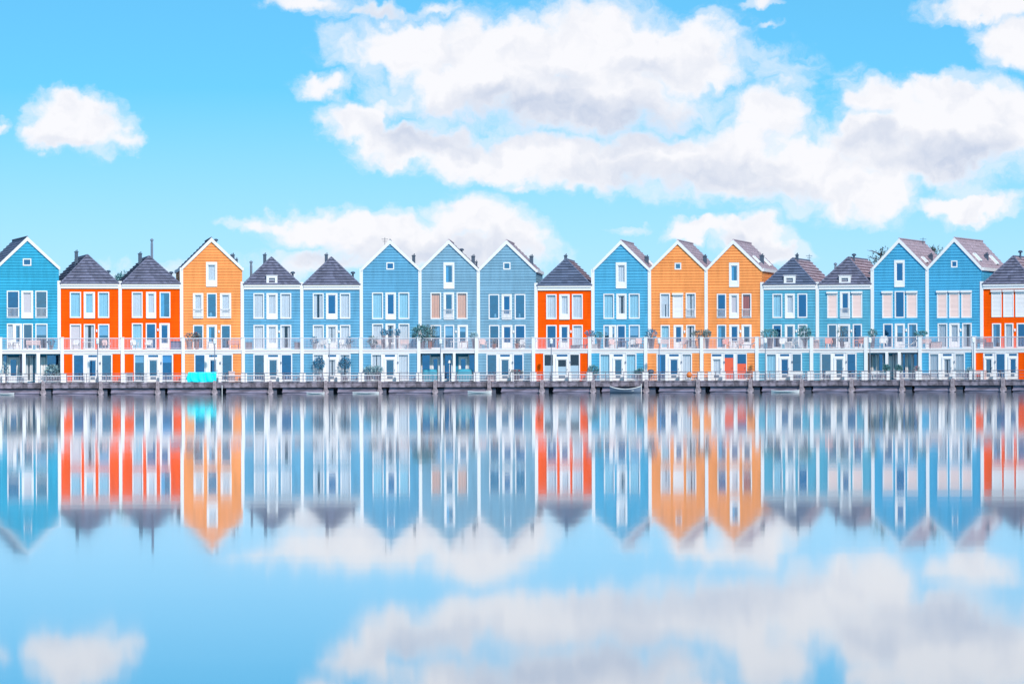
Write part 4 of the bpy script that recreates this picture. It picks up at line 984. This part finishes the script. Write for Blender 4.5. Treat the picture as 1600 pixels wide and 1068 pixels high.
bench(17, 1446, 'pale pink sofa bench left on the three peach shutters terrace', PINKP, w=1.0); chest(17, 1463, 'pale pink chest on the three peach shutters terrace', PINKP, w=.9, h_=.55); chest(17, 1446, 'white box behind the fence of the three peach shutters house', PLAST, 'D', GFO - .35, .9, .45)
bench(18, 1532, 'grey bench on the terrace of the rightmost red house', WOODG, w=1.0); chest(18, 1545, 'brown chest on the terrace of the rightmost red house', mat('chest_brown', (.3, .2, .22), .7, .2), w=.7)
bench(18, 1530, 'pale pink bench behind the fence of the rightmost red house', PINKP, 'D', GFO - .35, 1.2); plant(17, 1515, 'small white flowering plant at the right corner of the three shutters house', 2, POTW, lev='D', yo=GFO - .3, rad=.28, hgt=.25, ph=.6, n=110)

# ------------------------------------------------------------------ turquoise sheet over the quay railing
k, u0 = edge_at(291, QF + .22); f = FR[k]; _, u1 = k, f.U(338.5, QF + .22)
r = tag(empty('tarpaulin', f.world(u0, QF + .22), f.rz), 'bright turquoise tarpaulin hung over the quay railing', 'tarpaulin')
m = MB(); m.smooth = True; nx, ns = 36, 22; rnd = random.Random(3); Lw = u1 - u0
prof = []
for q in range(ns + 1):
    t = q / ns * 2 - 1
    if t < -.08: yy, zz = -.10, .90 * (1 - (-t - .08) / .92) + .0
    elif t > .08: yy, zz = .10, .90 * (1 - (t - .08) / .92 * .7)
    else: yy, zz = .10 * t / .08, .90 + .03 * (1 - (t / .08) ** 2)
    prof.append((yy, zz))
for a in range(nx + 1):
    x = a / nx
    for (yy, zz) in prof:
        low = 1 - zz / .93
        xx = x * Lw + (.22 * max(0, 1 - abs(zz - .35) / .6) * -1 + .22) * (1 - x) * .9 - .06 * x * low
        wv = .05 * math.sin(x * 21 + zz * 3) * (.3 + low) + .02 * math.sin(x * 47 + 1.3 + zz * 5)
        m.v.append((xx, yy + (wv if yy <= 0 else -wv) - .06 * low * (1 if yy < 0 else -1), zz + .03 * math.sin(x * 9) * low + .004 * math.sin(x * 30)))
st = ns + 1
for a in range(nx):
    for b in range(ns): m.f.append((a*st + b, (a+1)*st + b, (a+1)*st + b + 1, a*st + b + 1))
o = m.build('sheet', TARP, r); sm = o.modifiers.new('thickness', 'SOLIDIFY'); sm.thickness = .008

# ------------------------------------------------------------------ boats and poles in the water
def hull(r, L, B, Hh, sheer, mh, mr):
    m = MB(); m.smooth = True; n = 20; prof = []
    for a in range(n + 1):
        t = a / n * 2 - 1; bw = B / 2 * (1 - abs(t) ** 2.4) + .02; top = Hh + sheer * t * t
        prof.append((t * L / 2, bw, top))
    for (x, bw, top) in prof:
        for (c, z) in ((-1, top), (-.85, top * .45), (-.4, -.08), (.4, -.08), (.85, top * .45), (1, top)): m.v.append((x, c * bw, z))
    for a in range(n):
        for b in range(5): m.f.append((a*6 + b, a*6 + b + 1, (a+1)*6 + b + 1, (a+1)*6 + b))
    m.build('hull', mh, r)
    m = MB()
    for sx in (-1, 1): m.tube([(x, sx * bw, top) for (x, bw, top) in prof], .035, 6)
    m.build('gunwale', mr, r)
    m = MB(); m.box(-.12, .12, -B / 2 + .08, B / 2 - .08, Hh * .6, Hh * .6 + .04); m.box(L * .22, L * .22 + .22, -B / 2 + .12, B / 2 - .12, Hh * .6, Hh * .6 + .04); m.build('thwart', mr, r)
def boat(px0, px1, label, name, cat, Hh, sheer, B, mh, mr, yo=QF - 1.0):
    k, ua = edge_at((px0 + px1) / 2, yo); f = FR[k]; L = f.U(px1, yo) - f.U(px0, yo); P = f.world(ua, yo)
    r = tag(empty(name, (P.x, P.y, 0), f.rz), label, cat, 'small boats moored at the quay'); hull(r, L, B, Hh, sheer, mh, mr)
boat(953, 1001, 'dark open rowing boat with a pale rim moored before the azure house', 'rowing_boat', 'boat', .36, .26, 1.1, HULL, HULLW)
boat(-8, 22, 'flat white boat at the far left edge of the water', 'flat_boat', 'boat', .14, .06, .7, HULLW, HULLW)
boat(479, 507, 'short flat white boat before the low blue house with ball trees', 'flat_boat', 'boat', .12, .04, .6, HULLW, HULLW)
boat(551, 592, 'long flat white boat between the low and the gabled blue house', 'flat_boat', 'boat', .13, .04, .6, HULLW, HULLW)
boat(731, 768, 'flat white boat under the quay between the grey blue houses', 'flat_boat', 'boat', .16, .08, .7, HULLW, HULLW)
boat(1205, 1249, 'flat white boat before the cyan house beside the orange house', 'flat_boat', 'boat', .15, .06, .7, HULLW, HULLW)
for px, lb in ((347, 'thin white mooring pole in the water right of the turquoise sheet'), (1002, 'thin white mooring pole at the stern of the rowing boat')):
    k, u = edge_at(px, QF - .5); P = FR[k].world(u, QF - .5); r = tag(empty('mooring_pole', (P.x, P.y, 0)), lb, 'mooring pole', 'mooring poles')
    MB().tube([(0, 0, -1), (0, 0, .78)], .035, 8).build('pole', HULLW, r); MB().tube([(0, 0, .78), (0, 0, .84)], [.05, .03], 8).build('cap', RAILM, r)

# ------------------------------------------------------------------ trees behind the houses
def tree(px, ytop, Y, label, crown, leaf, n, size, seed, sparse=False):
    X = (px - 800) / F * Y; zt = CAM_H + Y * (HOR - (px - 800) * math.tan(R(ROLL)) - ytop) / F - ZD
    r = tag(empty('tree', (X, Y, ZD - .06)), label, 'tree', 'trees behind the houses'); rnd = random.Random(seed)
    m = MB(); zc = zt - crown[2]
    m.tube([(0, 0, 0), (.1, 0, zc * .5), (-.05, 0, zc), (0, 0, zt - crown[2] * .3)], [.22, .16, .10, .03], 8)
    for k in range(12):
        a = rnd.uniform(0, 6.28); z0 = zc + rnd.uniform(-.6, .5) * crown[2]; e = rnd.uniform(.6, .95)
        p1 = (math.cos(a) * crown[0] * e, math.sin(a) * crown[1] * e, min(zt - .1, z0 + crown[2] * rnd.uniform(.2, .6)))
        m.tube([(0, 0, z0), (p1[0] * .5, p1[1] * .5, z0 + (p1[2] - z0) * .6), p1], [.06, .04, .012], 5)
    m.build('trunk', BARK, r); m = MB()
    nb = 14 if sparse else 20
    for k in range(nb):
        a = rnd.uniform(0, 6.28); q = rnd.uniform(.2, .8); zz = rnd.uniform(-.75, .8)
        rr = math.sqrt(max(.05, 1 - zz * zz)) * q
        cl = crown[0] * (.28 if sparse else .42) * rnd.uniform(.7, 1.2)
        leaves(m, (math.cos(a) * crown[0] * rr, math.sin(a) * crown[1] * rr, zc + crown[2] * zz), (cl, cl, cl * .8), n // nb, size, seed * 100 + k)
    m.build('crown', LEAF[leaf], r)
tree(187, 423, 442, 'teal green treetop between the two left red houses', (1.3, 1.3, 1.9), 0, 1500, .22, 1)
tree(1377, 384, 438, 'sparse dark treetop left of the glazed veranda house gable', (1.6, 1.6, 1.5), 1, 260, .26, 2, True)
tree(1461, 379, 440, 'sparse dark treetop behind the roof between the last two gables', (1.1, 1.1, 1.6), 1, 240, .26, 3, True)
